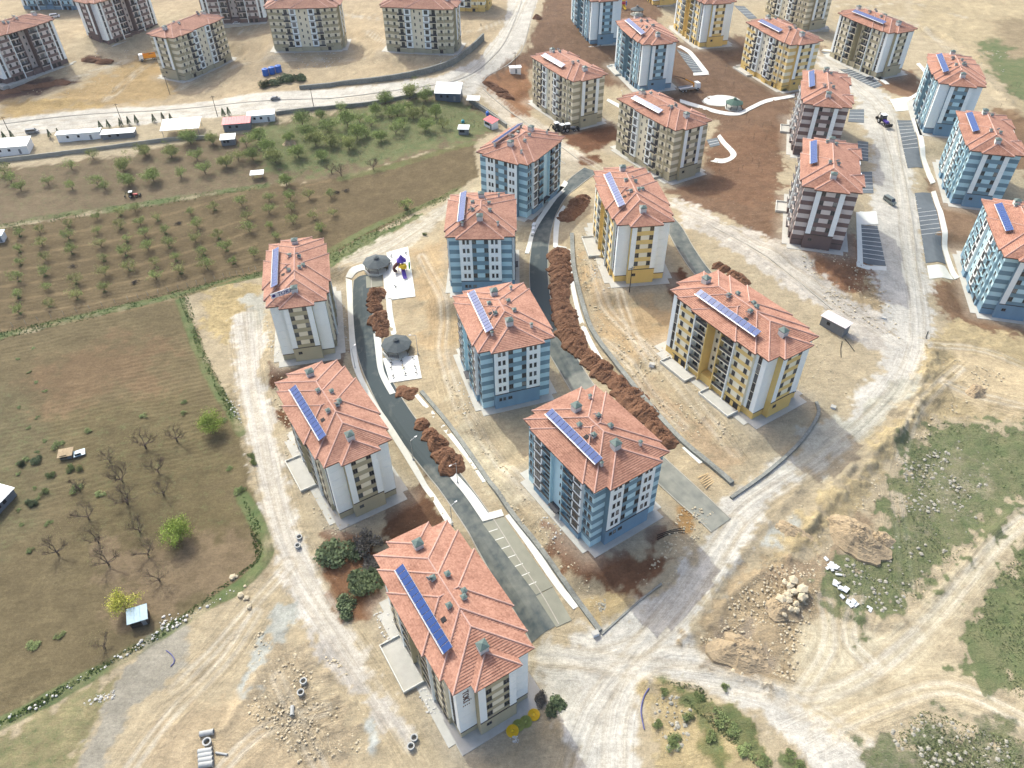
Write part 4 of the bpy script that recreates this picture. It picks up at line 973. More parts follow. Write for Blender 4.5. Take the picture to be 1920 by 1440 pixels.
def lot(k_, n, m_=None, frac=1.0):
    C = _lw[k_]; o = patch('parking_lot', C, .02, m_ or M_LOT) if m_ is not False else None
    for i in range(1, n):
        t = i/n; l = C[0]*(1-t)+C[3]*t; r = C[1]*(1-t)+C[2]*t; r = l+(r-l)*frac
        d = (C[3]-C[0]); d = d/np.linalg.norm(d)*.09
        q = [l-d, r-d, r+d, l+d]; Q = np.array(q); z = Tw(Q[:,0], Q[:,1])+.045
        mb = MB(); mb.add([(a[0], a[1], b) for a, b in zip(Q, z)]+[(a[0], a[1], b-.06) for a, b in zip(Q, z)], [(0,1,2,3),(0,4,5,1),(1,5,6,2),(2,6,7,3),(3,7,4,0)])
        ob = mb.build('bay_line', M_LINE, o)
        if o is None: ob['kind'] = 'structure'
for k_, n in (('lotA',13),('lotB',16),('lotC',9),('lotD',4),('lotE',6),('lotF',6),('lotG',6),('lotH',11),('lotI',8),('lotJ',5),('lotK',3)): lot(k_, n)
lot('bay1', 8, False, .42)
# oval terrace by the green pavilion
def disc(name, px, py, rx, ry, top, m, n=28):
    c = np.array(g1(px, py)); mb = MB(); vs = [(c[0], c[1], tz(c[0], c[1])+top)]
    for i in range(n):
        t = 2*math.pi*i/n; x, y = c[0]+rx*math.cos(t), c[1]+ry*math.sin(t); vs.append((x, y, tz(x, y)+top))
    vs += [(x, y, z-.4) for x, y, z in vs[1:]]
    fs = [(0, 1+i, 1+(i+1)%n) for i in range(n)]+[(1+i, 1+n+i, 1+n+(i+1)%n, 1+(i+1)%n) for i in range(n)]
    mb.add(vs, fs); return tag(mb.build(name, m), kind='structure')
disc('paved_terrace', 1352, 189, 8.3, 6.6, .14, M_KERB); disc('paved_terrace', 1352, 189, 7.6, 5.9, .18, M_PAVE)
# kerb lines of the haul road
for pts, w in (([(-100,246),(0,233),(200,212),(480,190),(700,175),(850,152),(925,105),(960,50),(985,-20)], .5), ([(1010,-20),(985,75),(960,115),(915,142),(905,158),(912,166)], .35),
               ([(905,165),(960,212),(1010,247),(1085,300)], .35), ([(880,182),(930,215),(985,258),(1060,308)], .35), ([(520,205),(700,192),(815,172),(868,178)], .35),
               ([(1676,215),(1690,300),(1700,350),(1712,430),(1722,520)], .3), ([(1325,420),(1420,470),(1500,530),(1560,580)], .3)):
    tag(strip('kerb', smooth_line(pw(pts), 2.5), -w/2, w/2, .16, M_KERB, .6, nseg=1), kind='structure')
# stone and garden walls
def wall(pts, w, h, m, label, h2=None, group='walls of the site'):
    P = smooth_line(pw(pts), 1.5); n = len(P); t = np.gradient(P, axis=0); t /= np.linalg.norm(t, axis=1)[:,None]; nr = np.stack([-t[:,1], t[:,0]], -1)
    mb = MB(); vs = []; fs = []
    for i in range(n):
        hh = h if h2 is None else h+(h2-h)*i/(n-1)
        hh += rng.uniform(-.04,.04)
        z = tz(*P[i]); a = P[i]+nr[i]*w/2; b = P[i]-nr[i]*w/2
        vs += [(a[0],a[1],z-1.2),(a[0],a[1],z+hh),(b[0],b[1],z+hh),(b[0],b[1],z-1.2)]
    for i in range(n-1):
        o = 4*i; fs += [(o,o+4,o+5,o+1),(o+1,o+5,o+6,o+2),(o+2,o+6,o+7,o+3)]
    fs += [(0,1,2,3),(4*n-1,4*n-2,4*n-3,4*n-4)]
    mb.add(vs, fs); return tag(mb.build('retaining_wall', m), label, 'wall', group)
wall([(790,735),(840,795),(880,850),(929,918),(964,968),(1012,1028),(1079,1122),(1125,1184)], 1.1, .55, M_STONE, 'low grey stone wall running between the pale pavement and the light blue block')
wall([(1072,440),(1077,510),(1100,597),(1120,637),(1150,677),(1190,728),(1235,782),(1280,830),(1340,880),(1372,908)], 1.3, .8, M_STONE, 'curving grey stone wall beside the longest row of soil heaps')
wall([(562,167),(640,160),(720,152),(800,138),(860,115),(907,76)], .8, 1.6, M_STONE, 'long grey stone retaining wall under the upper left blocks', 3.4)
wall([(517,216),(600,206),(700,196),(815,176)], .7, 1.6, M_STONE, 'grey stone wall between haul road and green orchard')
wall([(880,190),(915,215),(950,240)], .7, 1.8, M_STONE, 'short stone wall beside the red roofed kiosk')
wall([(-60,310),(60,297),(190,281),(312,265),(395,260)], .4, 1.5, M_WALLC, 'long pale garden wall in front of the roadside sheds')
wall([(1370,935),(1440,885),(1500,830),(1533,780),(1530,755)], .8, .5, M_STONE, 'low rough stone edge around the yard of the large yellow block')
wall([(1128,1190),(1190,1135),(1240,1095)], .4, .3, M_STONE, 'dark concrete trench edge at the dusty junction')

# ------------------------------------------------------------------ soil heaps
M_HEAP = mat('topsoil_heap', srgb(134,98,74,.68), .98, .22, 1.6, bump=.6, bscale=3.5)
M_HEAP2 = mat('pale_spoil', srgb(186,166,134,.68), .98, .28, 1.2, bump=.9, bscale=3)
def heap_mesh(seed, m, n=30, k=18, soft=False):
    """tipped load of earth: slumped ragged foot, lumpy clods"""
    q = np.random.default_rng(seed); o = q.uniform(0, 100, 2)
    t, r = np.meshgrid(np.arange(n)*2*np.pi/n, np.arange(k+1)/k); t = t.ravel(); r = r.ravel()
    rag = 1+(.9 if soft else .75)*fbm(np.cos(t)*2+o[0], np.sin(t)*2+o[1], 1.0, 5)
    x, y = np.cos(t)*r*rag, np.sin(t)*r*rag; ox, oy = q.uniform(-.25,.25,2)
    z = ((1-r*r)**1.8 if soft else (1-r**1.5))*(1+fbm(x*3+o[0], y*3+o[1], 1.0, 7)*1.0)+(.18-np.abs(fbm(x*7+o[0], y*7+o[1], 1.0, 8)))*.36*(1-r**3)+fbm(x*18+o[0], y*18+o[1], 1.0, 9)*.16*(1-r**4)
    z = np.where(r > .999, -.35, np.maximum(z, -.05)); mb = MB()
    fs = [(j*n+i, j*n+(i+1)%n, (j+1)*n+(i+1)%n, (j+1)*n+i) for j in range(k) for i in range(n)]
    mb.add(np.stack([x+ox*(1-r), y+oy*(1-r), z], -1).tolist(), fs); return mb.mesh('soil_heap', m, False)
HEAPS = [heap_mesh(s, M_HEAP) for s in range(6)]; HEAPS2 = [heap_mesh(20+s, M_HEAP2, 40, 24, True) for s in range(3)]
def heap(px, py, a, b, h, rz, label, group, me=None):
    x, y, z = g1(px, py); o = link('soil_heap', me or rng.choice(HEAPS), None, (x, y, z-.12), rz, (a, b, h)); return tag(o, label, 'soil heap', group)
ORD = ['first','second','third','fourth','fifth','sixth','seventh','eighth','ninth','tenth','eleventh','twelfth','thirteenth','fourteenth','fifteenth','sixteenth','seventeenth','eighteenth','nineteenth','twentieth']
ORD += ['twenty '+o for o in ORD[:9]]+['thirtieth']+['thirty '+o for o in ORD[:9]]
def heap_row(pts, n, a, b, h, label, group):
    P = smooth_line(pw(pts), .3); L = len(P); t = np.gradient(P, axis=0)
    for i in range(n):
        k = int((i+.5)/n*(L-1)); p = P[k]; an = math.atan2(t[k][1], t[k][0])+math.pi/2+rng.uniform(-.25,.25)
        s = rng.uniform(.75,1.2); o = link('soil_heap', rng.choice(HEAPS), None, (p[0]+rng.uniform(-.6,.6), p[1]+rng.uniform(-.6,.6), tz(*p)-.15), an, (a*s*rng.uniform(.9,1.1), b*s, h*s*rng.uniform(.85,1.2)))
        tag(o, ORD[i]+' '+label+' from the top', 'soil heap', group)
heap_row([(712,543),(705,562),(707,582),(714,602),(718,628)], 8, 3.3, 2.7, 1.6, 'dark brown soil heap in the short row beside the playground', 'soil heaps beside the playground')
heap_row([(790,788),(805,815),(828,840),(858,876)], 5, 3.7, 3.3, 2.0, 'rounded soil heap in the row on the lower lane bay', 'soil heaps on the lower parking bay')
heap_row([(752,732),(783,736)], 3, 2.8, 2.4, 1.0, 'low brown soil heap in the row below the exercise pad', 'soil heaps below the exercise pad')
heap_row([(1096,368),(1083,386),(1073,402),(1064,416)], 6, 3.8, 3.1, 1.7, 'soil heap in the row left of the slim yellow block', 'soil heaps left of the yellow block')
heap_row([(1049,475),(1054,520),(1052,555),(1062,600),(1082,642),(1106,672),(1140,703),(1182,742),(1222,788),(1258,828)], 38, 3.8, 3.3, 1.6, 'soil heap in the long curving row by the middle lane', 'soil heaps of the long row')
heap_row([(1345,497),(1370,512),(1400,530)], 5, 3.0, 2.2, 1.4, 'soil heap in the row behind the large yellow block', 'soil heaps behind the large yellow block')
heap(1008,34,3.2,2.4,1.8,.4,'lone dark soil heap beside the haul road at the top','single soil heaps')
for i_, a_ in enumerate(((22,172),(52,164),(84,160),(112,156),(170,112),(192,116))): heap(*a_,5.5,3.0,1.5,.3,('leftmost','second','third','fourth','fifth','rightmost')[i_]+' dark soil heap in front of the upper left blocks','dark heaps in front of the upper left blocks')
for a_ in ((918,158),(932,168),(945,180)): heap(*a_,5.0,2.2,1.6,-.4,'reddish spoil heap at the haul road corner','spoil heaps at the corner')
for px, py, a, b, h, rz, lb in ((1600,1000,8.5,5.0,2.6,-.9,'broad grey brown gravel mound at the edge of the grass'),(1398,1225,6.5,4.5,2.0,-.4,'low grey spoil mound at the dusty junction'),(1475,1135,5.0,3.8,1.8,.3,'stony pale mound with boulders beside the sandy track'),
                               (1490,1000,6,3,1.3,-.8,'pale spoil bank along the grey puddle'),(1655,1010,3.5,2.6,1.3,.2,'small pale mound at the corner of the grass'),(545,268,3,2.4,1.6,.1,'orange sand pile in the green orchard'),(1830,735,4,3,1.5,.5,'small orange spoil mound on the yellow ground')):
    x, y, z = g1(px, py); tag(link('soil_heap', rng.choice(HEAPS2), None, (x, y, z-.2), rz, (a, b, h)), lb, 'soil heap', 'spoil mounds')

# ------------------------------------------------------------------ trees and shrubs
def leaf_mat(name, c, t=.35):
    m = mat(name, c, .7, .45, 1.2, spec=.2); return m
M_LEAF = [leaf_mat('leaf_spring_green', srgb(146,162,92,.9)), leaf_mat('leaf_olive', srgb(154,160,96,.9)), leaf_mat('leaf_bright', srgb(138,158,70,.88)), leaf_mat('leaf_dark', srgb(104,118,84,.9)), leaf_mat('leaf_grey', srgb(120,116,106,.9)), leaf_mat('leaf_yellow', srgb(190,190,84,.9))]
M_BARK = mat('bark', srgb(104,90,78,.9), .95, .25, 3)
def branches(mb, p, d, l, r, depth, tips, q, spread=.75):
    e = p+d*l; mb.tube(p, e, r, r*.62, 5 if depth > 1 else 3, cap=False)
    if depth == 0: tips.append(e); return
    tips.append(e)
    for _ in range(q.choice([2,3,3]) if depth > 1 else 3):
        v = Vector((q.uniform(-1,1), q.uniform(-1,1), q.uniform(-.25,.9))); nd = (d*.7+v*spread).normalized()
        branches(mb, e, nd, l*q.uniform(.6,.85), r*.6, depth-1, tips, q, spread)
def tree_meshes(seed, h, cr, nleaf, leaf, mleaf, depth=3, spread=.6):
    """short trunk, vase of limbs with fine twigs, leaves sprinkled through a rounded uneven crown"""
    q = random.Random(seed); tb = MB(); tips = []
    tb.tube((0,0,-.3),(0,0,h*.2), h*.04, h*.032, 7, cap=False)
    for i in range(q.choice([4,5,6])):
        a = i*2*math.pi/5+q.uniform(-.5,.5); e = q.uniform(.55,1.3); d = Vector((math.cos(a), math.sin(a), e)).normalized()
        branches(tb, Vector((0,0,h*.18)), d, h*.25, h*.022, depth, tips, q, spread)
    cb = MB(); cz = h*.62; clump = [Vector((q.gauss(0,.5)*cr, q.gauss(0,.5)*cr, cz+q.gauss(0,.30)*cr)) for _ in range(16)]
    for i in range(nleaf):
        t = q.choice(tips) if q.random() < .5 else q.choice(clump)
        p = t+Vector((q.gauss(0,1), q.gauss(0,1), q.gauss(0,.8)))*cr*.2
        if p.z < h*.22: p.z = h*q.uniform(.25,.5)
        s = leaf*q.uniform(.6,1.4); a = Vector((q.uniform(-1,1), q.uniform(-1,1), q.uniform(-.6,.6))).normalized()*s; b = a.orthogonal().normalized()*s*.7
        b.rotate(Matrix.Rotation(q.uniform(0,6.3), 3, a))
        cb.add([p-a-b*.4, p+b*.9-a*.2, p+a, p-b*.9+a*.1], [(0,1,2,3)])
    return tb.mesh('trunk', M_BARK), (cb.mesh('crown', mleaf) if nleaf else None)
TV = {'orchard': [tree_meshes(s, 4.0, 2.2, 1300, .115, M_LEAF[s%2]) for s in range(5)],
      'lush': [tree_meshes(40+s, 4.8, 2.9, 2800, .15, M_LEAF[s%2]) for s in range(3)],
      'bright': [tree_meshes(60+s, 5.4, 2.9, 4500, .13, M_LEAF[2]) for s in range(2)], 'yellow': [tree_meshes(64, 5.0, 2.8, 2600, .13, M_LEAF[5])],
      'bare': [tree_meshes(80+s, 5.4, 2.8, 260, .06, M_LEAF[1], depth=5) for s in range(4)]}
def tree(kind, px, py, s, label, group, name=None):
    x, y, z = g1(px, py); me = rng.choice(TV[kind]); r = empty(name or 'orchard_tree', (x, y, z), rng.uniform(0,6.28), label, 'tree', group); r.scale = (s, s, s*rng.uniform(.9,1.1))
    link('trunk', me[0], r)
    if me[1]: link('crown', me[1], r)
    return r
def shrub_mesh(seed, m, n=1500, leaf=.17):
    q = random.Random(seed); cb = MB(); tb = MB(); lob = [Vector((q.uniform(-.6,.6), q.uniform(-.6,.6), q.uniform(.25,.7))) for _ in range(9)]
    for l in lob: tb.tube((0,0,-.1), l*.9, .05, .02, 4, cap=False)
    for i in range(n):
        l = q.choice(lob); v = Vector((q.gauss(0,1), q.gauss(0,1), q.gauss(0,1))).normalized()*q.uniform(.22,.46); p = l+v; p.z = max(p.z, 0)
        s = leaf*q.uniform(.3,.75); a = Vector((q.uniform(-1,1), q.uniform(-1,1), q.uniform(-1,1))).normalized()*s; b = a.orthogonal().normalized()*s*.6
        cb.add([p-a, p+b, p+a, p-b], [(0,1,2,3)])
    return tb.mesh('stem', M_BARK), cb.mesh('foliage', m)
SV = {'dark': [shrub_mesh(s, M_LEAF[3]) for s in range(3)], 'grey': [shrub_mesh(10+s, M_LEAF[4]) for s in range(2)], 'green': [shrub_mesh(20+s, leaf_mat('leaf_shrub', srgb(126,140,88,.85)), 700) for s in range(3)]}
def shrub(kind, px, py, r, h, label, group):
    x, y, z = g1(px, py); me = rng.choice(SV[kind]); o = empty('shrub', (x, y, z-.05), rng.uniform(0,6.28), label, 'shrub', group); o.scale = (r, r, h)
    link('stem', me[0], o); link('foliage', me[1], o); return o
def conifer_mesh(seed):
    q = random.Random(seed); tb = MB(); tb.tube((0,0,-.2),(0,0,2.6),.09,.02,5); cb = MB()
    for i in range(420):
        t = q.random(); z = .3+2.5*t; r = (1-t)*.85*q.uniform(.5,1); a = q.uniform(0,6.28); p = Vector((math.cos(a)*r, math.sin(a)*r, z))
        d = Vector((math.cos(a), math.sin(a), -.3)).normalized()*.2; s = d.orthogonal().normalized()*.06; cb.add([p-d-s, p+s, p+d, p-s*1.5], [(0,1,2,3)])
    return tb.mesh('trunk', M_BARK), cb.mesh('crown', M_LEAF[3])
CV = [conifer_mesh(s) for s in range(2)]
Z5 = [(150,330),(300,300),(515,255),(730,205),(905,170),(1015,145),(1185,215),(1430,165),(1610,135),(1815,100),(150,445),(320,400),(520,355),(735,310),(905,270),(1055,245),(1240,310),(1480,265),(1640,345),(1855,205),
      (155,545),(345,510),(540,460),(760,410),(955,370),(1090,335),(1270,415),(1470,375),(1700,440),(1870,295),(140,670),(340,625),(575,685),(790,625),(945,475),(1115,440),(1320,515),(1525,470),(1750,535),(1905,480),
      (140,790),(365,730),(585,800),(780,515),(970,585),(1165,545),(1355,610),(1555,575),(145,910),(370,860),(785,745),(1175,655)]
Z6 = [(100,160),(270,140),(430,205),(580,180),(110,270),(280,240),(150,350),(1130,130),(480,295),(100,70),(260,60),(400,50),(560,40)]
for (a, b) in Z5: tree('orchard', a/4, 360+b/4, rng.uniform(.7,1.1), 'small yellow green fruit tree in the rows of the brown orchard', 'trees of the brown orchard')
for (a, b) in Z6: tree('orchard', 480+a/4, 360+b/4, rng.uniform(.7,1.1), 'small yellow green fruit tree in the rows of the brown orchard', 'trees of the brown orchard')
Z1 = [(160,1430),(365,1385),(540,1270),(545,1420),(700,1190),(735,1390),(790,1420),(970,1390),(930,1280),(1155,1360),(1095,1170),(1360,1330),(1290,1180),(1540,1300),(1430,1080),(1480,1200),(1700,1250),(1790,1210),(1600,1080),(1850,1100),(1900,1200),(40,1300),(90,1370)]
Z2 = [(30,1070),(150,1220),(320,1180),(230,1390),(490,900),(490,1200),(690,950),(540,990),(865,950),(1000,880),(640,1060),(1150,820),(1270,760),(1350,880),(1270,980),(1400,960),(940,1060),(760,1040),(450,1090),(640,840),(350,940),(90,1150),(250,1060),(970,780),(1155,740),(1250,860),(1180,890),(1100,960),(560,1100),(700,1120),(830,1030),(1050,1010),(400,1020),(1060,870),(900,870),(780,920)]
for (a, b) in Z1: tree(rng.choice(['orchard','lush']) if a > 900 else 'orchard', a/4, b/4, rng.uniform(.9,1.35), 'fruit tree of the grassy upper orchard, left half', 'trees of the upper orchard')
for (a, b) in Z2: tree('lush' if rng.random() < .75 else 'orchard', 480+a/4, b/4, rng.uniform(.85,1.35), 'leafy green fruit tree in the overgrown upper orchard', 'trees of the overgrown orchard')
for n_, (a, b) in enumerate(sorted([(1330,430),(1095,480),(825,580),(1190,665),(925,740),(1230,835),(670,1015),(740,1190),(960,900),(1050,1110),(1115,1290),(820,1360),(440,1280),(600,800)], key=lambda t: t[1])):
    tree('bare', a/4, 720+b/4, rng.uniform(.9,1.3), ORD[n_]+' leafless brown tree in the ploughed field counted from the top', 'leafless trees in the field', 'leafless_tree')
tree('bare', 197, 1215, .8, 'thin leafless tree near the small shed with sheet roof', None, 'leafless_tree'); tree('bare', 300, 1090, .9, 'leafless tree above the field corner stones', None, 'leafless_tree')
for a_ in ((700,318),(622,325),(640,330)): tree('bare', *a_, .9, 'grey leafless tree at the lower edge of the overgrown orchard', 'grey orchard edge trees', 'leafless_tree')
tree('bright', 340, 1012, 1.15, 'bright green round tree standing in the ploughed field', None, 'broadleaf_tree'); tree('bright', 398, 808, 1.1, 'olive green tree at the field edge beside the pale track', None, 'broadleaf_tree')
tree('yellow', 236, 1142, 1.1, 'yellow green tree leaning over the small shed', None, 'broadleaf_tree')
for a_ in ((797,440),(762,392),(600,433)): shrub('green', *a_, 1.0, .8, 'low green weed clump in the ploughed strip', 'weed clumps in the strip')
for (a, b) in Z5[::2]+Z5[31::3]: shrub('green', a/4+1, 361+b/4, .75, .4, 'green weed tuft at the foot of an orchard tree', 'weed tufts under orchard trees')
for i in range(16): shrub('green', 30+rng.uniform(0,60), 650+i*22+rng.uniform(-4,4), .8, .35, 'small green tuft at the left of the ploughed field', 'tufts in the ploughed field')
for px, py in ((270,780),(345,755),(345,775),(165,808),(430,880),(448,922),(420,790),(50,862),(190,925),(57,1032),(62,1210),(112,1190),(92,983)): shrub('green', px, py, rng.uniform(1.0,1.8), .6, 'green weed patch in the lower field', 'weed patches in the lower field')
shrub('dark',638,1042,5.2,3.4,'largest dark grey green bush beside the nearest block',None); shrub('grey',686,1022,3.6,3.2,'grey leafless bush behind the nearest block',None); shrub('dark',690,1098,4.6,3.4,'dark green bush touching the roof of the nearest block',None)
shrub('dark',650,1140,3.0,2.0,'rounded dark bush at the tip of the red soil patch',None); shrub('grey',698,1062,2.6,1.6,'grey rubble grown bush beside the roof edge',None)
shrub('dark',1040,1330,2.6,1.8,'dark green cut bush lying behind the yellow coils',None); shrub('grey',1015,1315,1.6,1.2,'dry grey brush beside the yellow coils',None)
for i, (px, py) in enumerate(((496,162),(520,158),(540,153),(564,150))): shrub('dark',px,py,3.6,3.0,('leftmost','second','third','rightmost')[i]+' of four dark bushes below the blue tanks','bushes below the blue tanks')
for px, py in ((190,242),(205,240),(228,237),(243,234),(257,231),(290,229),(307,226),(322,228),(420,218),(430,216),(10,262),(25,260),(95,258),(112,256)):
    x, y, z = g1(px, py); r = empty('young_conifer', (x, y, z), rng.uniform(0,6), 'small dark conifer in the planted row along the haul road', 'tree', 'conifers along the haul road'); r.scale = (1.3,)*3
    me = rng.choice(CV); link('trunk', me[0], r); link('crown', me[1], r)
for px, py, r_ in ((1232,1360,1.1),(1262,1400,1.6),(1290,1345,1.3),(1345,1345,2.0),(1375,1370,1.6),(1310,1310,1.2),(1400,1410,1.8),(1430,1430,1.5),(1360,1290,1.0),(1245,1300,1.0),(1330,1380,1.3),(1480,1420,1.4),(1500,1440,1.4),(1265,1385,1.4)):
    shrub('green', px, py, r_, .9, 'low green shrub on the sandy bank at the bottom edge', 'shrubs on the sandy bank')
for px, py in ((1470,170),(1505,178),(478,868),(470,858),(455,922)): shrub('green', px, py, 1.2, 1.2, 'solitary green shrub beside a track', 'solitary shrubs')
for i in range(46):
    px, py = (rng.uniform(1290,1450), rng.uniform(215,330)) if i < 26 else ((rng.uniform(1240,1480), rng.uniform(120,170)) if i < 36 else (rng.uniform(1860,1915), rng.uniform(160,205)))
    x, y, z = g1(px, py); mb = MB(); h = rng.uniform(1.4,2.4); mb.tube((0,0,-.2),(rng.uniform(-.1,.1),0,h),.05,.03,5)
    for _ in range(7): 
        a = rng.uniform(0,6.28); zz = rng.uniform(h*.5,h); mb.tube((0,0,zz),(math.cos(a)*.4,math.sin(a)*.4,zz+.35),.025,.012,3)
    tag(mb.build('sapling', M_BARK, None, (x,y,z)), 'bare planted sapling on the brown garden ground', 'sapling', 'saplings in the garden ground')

# ------------------------------------------------------------------ pavilions, playground, exercise pad, lamps
def col(name, r, g, b, rough=.5, var=.08): return mat(name, srgb(r,g,b,.85), rough, var)
M_ROOFD = col('pavilion_shingle',84,92,94,.8,.2); M_ROOFG = col('pavilion_shingle_green',72,100,88,.8,.2); M_TIMB = col('timber_dark',66,58,52,.7)
M_RED = col('paint_red',186,48,56); M_YEL = col('paint_yellow',236,196,40); M_PUR = col('plastic_purple',92,70,168); M_GRN = col('plastic_green',40,150,60); M_BRN = col('plastic_brown',96,58,52); M_BLU = col('tank_blue',34,104,190); M_ORA = col('paint_orange',226,150,40)
M_PLW = col('painted_white',236,238,238,.5,.06); M_GRY = col('painted_grey',122,128,134); M_BLK = col('rubber_black',32,32,34,.8); M_PIPE = col('concrete_pipe',176,178,174,.9,.12); M_SHEET = col('sheet_roof_white',234,240,238,.4,.06); M_SHR = col('sheet_roof_red',206,70,80,.4,.1); M_SHB = col('sheet_roof_pale_blue',176,200,206,.4,.12)
def gazebo(px, py, r, mroof, label):
    x, y, z = g1(px, py); o = empty('pavilion', (x,y,z), R(11), label, 'pavilion', 'octagonal garden pavilions')
    b = MB(); b.lathe([(0,.25),(r*1.12,.25),(r*1.12,-.6)],8); b.build('floor', M_PAVE, o)
    q = MB(); q.lathe([(r*1.16,2.55),(r*.62,3.35),(r*.16,3.95),(0.0,3.95)],8); q.lathe([(r*1.16,2.55),(r*1.16,2.42),(0,2.42)],8); rf = q.build('roof', mroof, o)
    c = MB(); c.lathe([(r*.15,3.9),(r*.15,4.25),(r*.24,4.25),(0,4.7)],8); c.build('cupola', mroof, rf)
    for i in range(8):
        a = 2*math.pi*(i+.0)/8; p = MB(); p.box(-.08,.08,-.08,.08,.2,2.5); p.build('post', M_TIMB, o, (r*math.cos(a), r*math.sin(a), 0))
        if i != 6:
            a2 = 2*math.pi*(i+1)/8; p = MB(); P_, Q_ = Vector((r*math.cos(a),r*math.sin(a),0)), Vector((r*math.cos(a2),r*math.sin(a2),0))
            p.tube(P_+Vector((0,0,1.0)),Q_+Vector((0,0,1.0)),.05,.05,4); p.tube(P_+Vector((0,0,.55)),Q_+Vector((0,0,.55)),.05,.05,4)
            for j in range(1,5): w = P_.lerp(Q_, j/5); p.tube(w+Vector((0,0,.25)), w+Vector((0,0,1.0)),.03,.03,4)
            p.build('railing', M_TIMB, o)
    return o
gazebo(708,503,4.0,M_ROOFD,'dark octagonal pavilion beside the playground pad'); gazebo(745,657,3.9,M_ROOFD,'dark octagonal pavilion above the exercise pad')
gazebo(1375,203,3.3,M_ROOFG,'green roofed octagonal pavilion beside the oval terrace'); gazebo(1194,27,3.2,M_ROOFD,'small dark pavilion behind the blue block at the top edge')
def playset(px, py, s, label, cols):
    x, y, z = g1(px, py); o = empty('playground_tower', (x,y,z+.12), R(-20), label, 'play set', 'playground towers'); o.scale = (s,s,s)
    c1, c2, c3, c4 = cols
    for i in range(6):
        a = i*math.pi/3; p = MB(); p.tube((0,0,0),(0,0,3.2),.07,.07,6); p.build('post', c1, o, (1.1*math.cos(a),1.1*math.sin(a),0))
    b = MB(); b.lathe([(0,1.5),(1.2,1.5),(1.2,1.38),(0,1.38)],6); b.build('deck', c2, o)
    b = MB(); b.lathe([(1.45,3.1),(.7,3.9),(0,4.9)],6); b.lathe([(1.45,3.1),(0,3.0)],6); b.build('roof', c1, o)
    b = MB()
    for i in range(9):
        t0, t1 = i/9, (i+1)/9; f = lambda t: (1.1+3.0*t, 0, 1.45*(1-t)**1.2+.15)
        (xa,_,za),(xb,_,zb) = f(t0), f(t1)
        b.add([(xa,-.4,za),(xa,.4,za),(xb,.4,zb),(xb,-.4,zb),(xa,-.4,za-.06),(xa,.4,za-.06),(xb,.4,zb-.06),(xb,-.4,zb-.06)],[(0,1,2,3),(7,6,5,4)])
        for s_ in (-.42,.42): b.tube((xa,s_,za+.15),(xb,s_,zb+.15),.1,.1,5)
    b.build('slide', c1, o, rz=R(-55))
    b = MB(); pr = [Vector((1.1*math.cos(t*.9)+1.2*t*.4, 1.1*math.sin(t*.9)+.5*t, 2.0-1.9*t/4)) for t in np.linspace(0,4,14)]
    for p, q in zip(pr[:-1], pr[1:]): b.tube(p, q, .42, .42, 8)
    b.build('tube_slide', c4, o, rz=R(150))
    b = MB(); n = 14
    for i in range(n): a, a2 = 2*math.pi*i/n, 2*math.pi*(i+1)/n; b.tube((1.9,.9*math.cos(a),1.6+.9*math.sin(a)),(1.9,.9*math.cos(a2),1.6+.9*math.sin(a2)),.13,.13,6)
    b.build('climbing_ring', c3, o, rz=R(20)); b = MB(); b.lathe([(0,2.6),(.7,2.4),(.9,2.0),(.9,1.5)],10); b.build('dome', c2, o, (.9,-.9,.2))
    for i in range(5): b = MB(); b.box(-.45,.45,-.12,.12,-.04,.04); b.build('step', c2, o, (-1.3-.28*i, 0, 1.25-.27*i), R(90))
playset(755,508,1.25,'purple and yellow playground tower with slides on the white pad',(M_PUR,M_YEL,M_GRN,M_BRN)); playset(1166,14,1.2,'red and yellow playground tower at the top edge',(M_YEL,M_RED,M_BLU,M_RED))
def machine(px, py, i):
    x, y, z = g1(px, py); m = M_YEL if i == 4 else M_GRY; o = empty('exercise_machine', (x,y,z+.13), rng.uniform(0,6), ('yellow' if i == 4 else 'grey')+' outdoor exercise machine on the white pad', 'gym machine', 'exercise machines on the pad')
    b = MB(); b.tube((0,0,0),(0,0,1.5),.07,.07,6); b.box(-.5,.5,-.06,.06,0,.07); b.build('frame', m, o)
    b = MB(); b.tube((-.55,0,1.4),(.55,0,1.4),.045,.045,5); b.tube((-.55,0,1.4),(-.6,.3,1.1),.04,.04,5); b.tube((.55,0,1.4),(.6,.3,1.1),.04,.04,5); b.build('handle', M_BLK, o)
    b = MB(); b.box(-.25,.25,-.55,-.2,.45,.53); b.tube((0,-.4,.45),(0,-.05,.3),.04,.04,5); b.build('seat', M_BLK, o)
for i, (a, b) in enumerate([(455,1160),(455,1210),(475,1290),(550,1150),(555,1205),(575,1270),(655,1120),(665,1190),(680,1250)]): machine(640+a/4.8, 440+b/4.8, i)
for i, (a, b) in enumerate([(450,205),(585,180),(450,270),(490,480)]): 
    x, y, z = g1(640+a/4.8, 440+b/4.8); o = empty('spring_rider', (x,y,z+.13), rng.uniform(0,6), 'small dark spring seat on the white playground pad', 'play seat', 'spring seats on the playground')
    b_ = MB(); b_.tube((0,0,0),(0,0,.5),.12,.12,8); b_.build('spring', M_BLK, o); b_ = MB(); b_.box(-.5,.5,-.14,.14,.5,.7); b_.tube((.3,-.3,1.0),(.3,.3,1.0),.04,.04,5); b_.box(.2,.4,-.08,.08,.7,1.05); b_.build('seat', M_GRY, o)
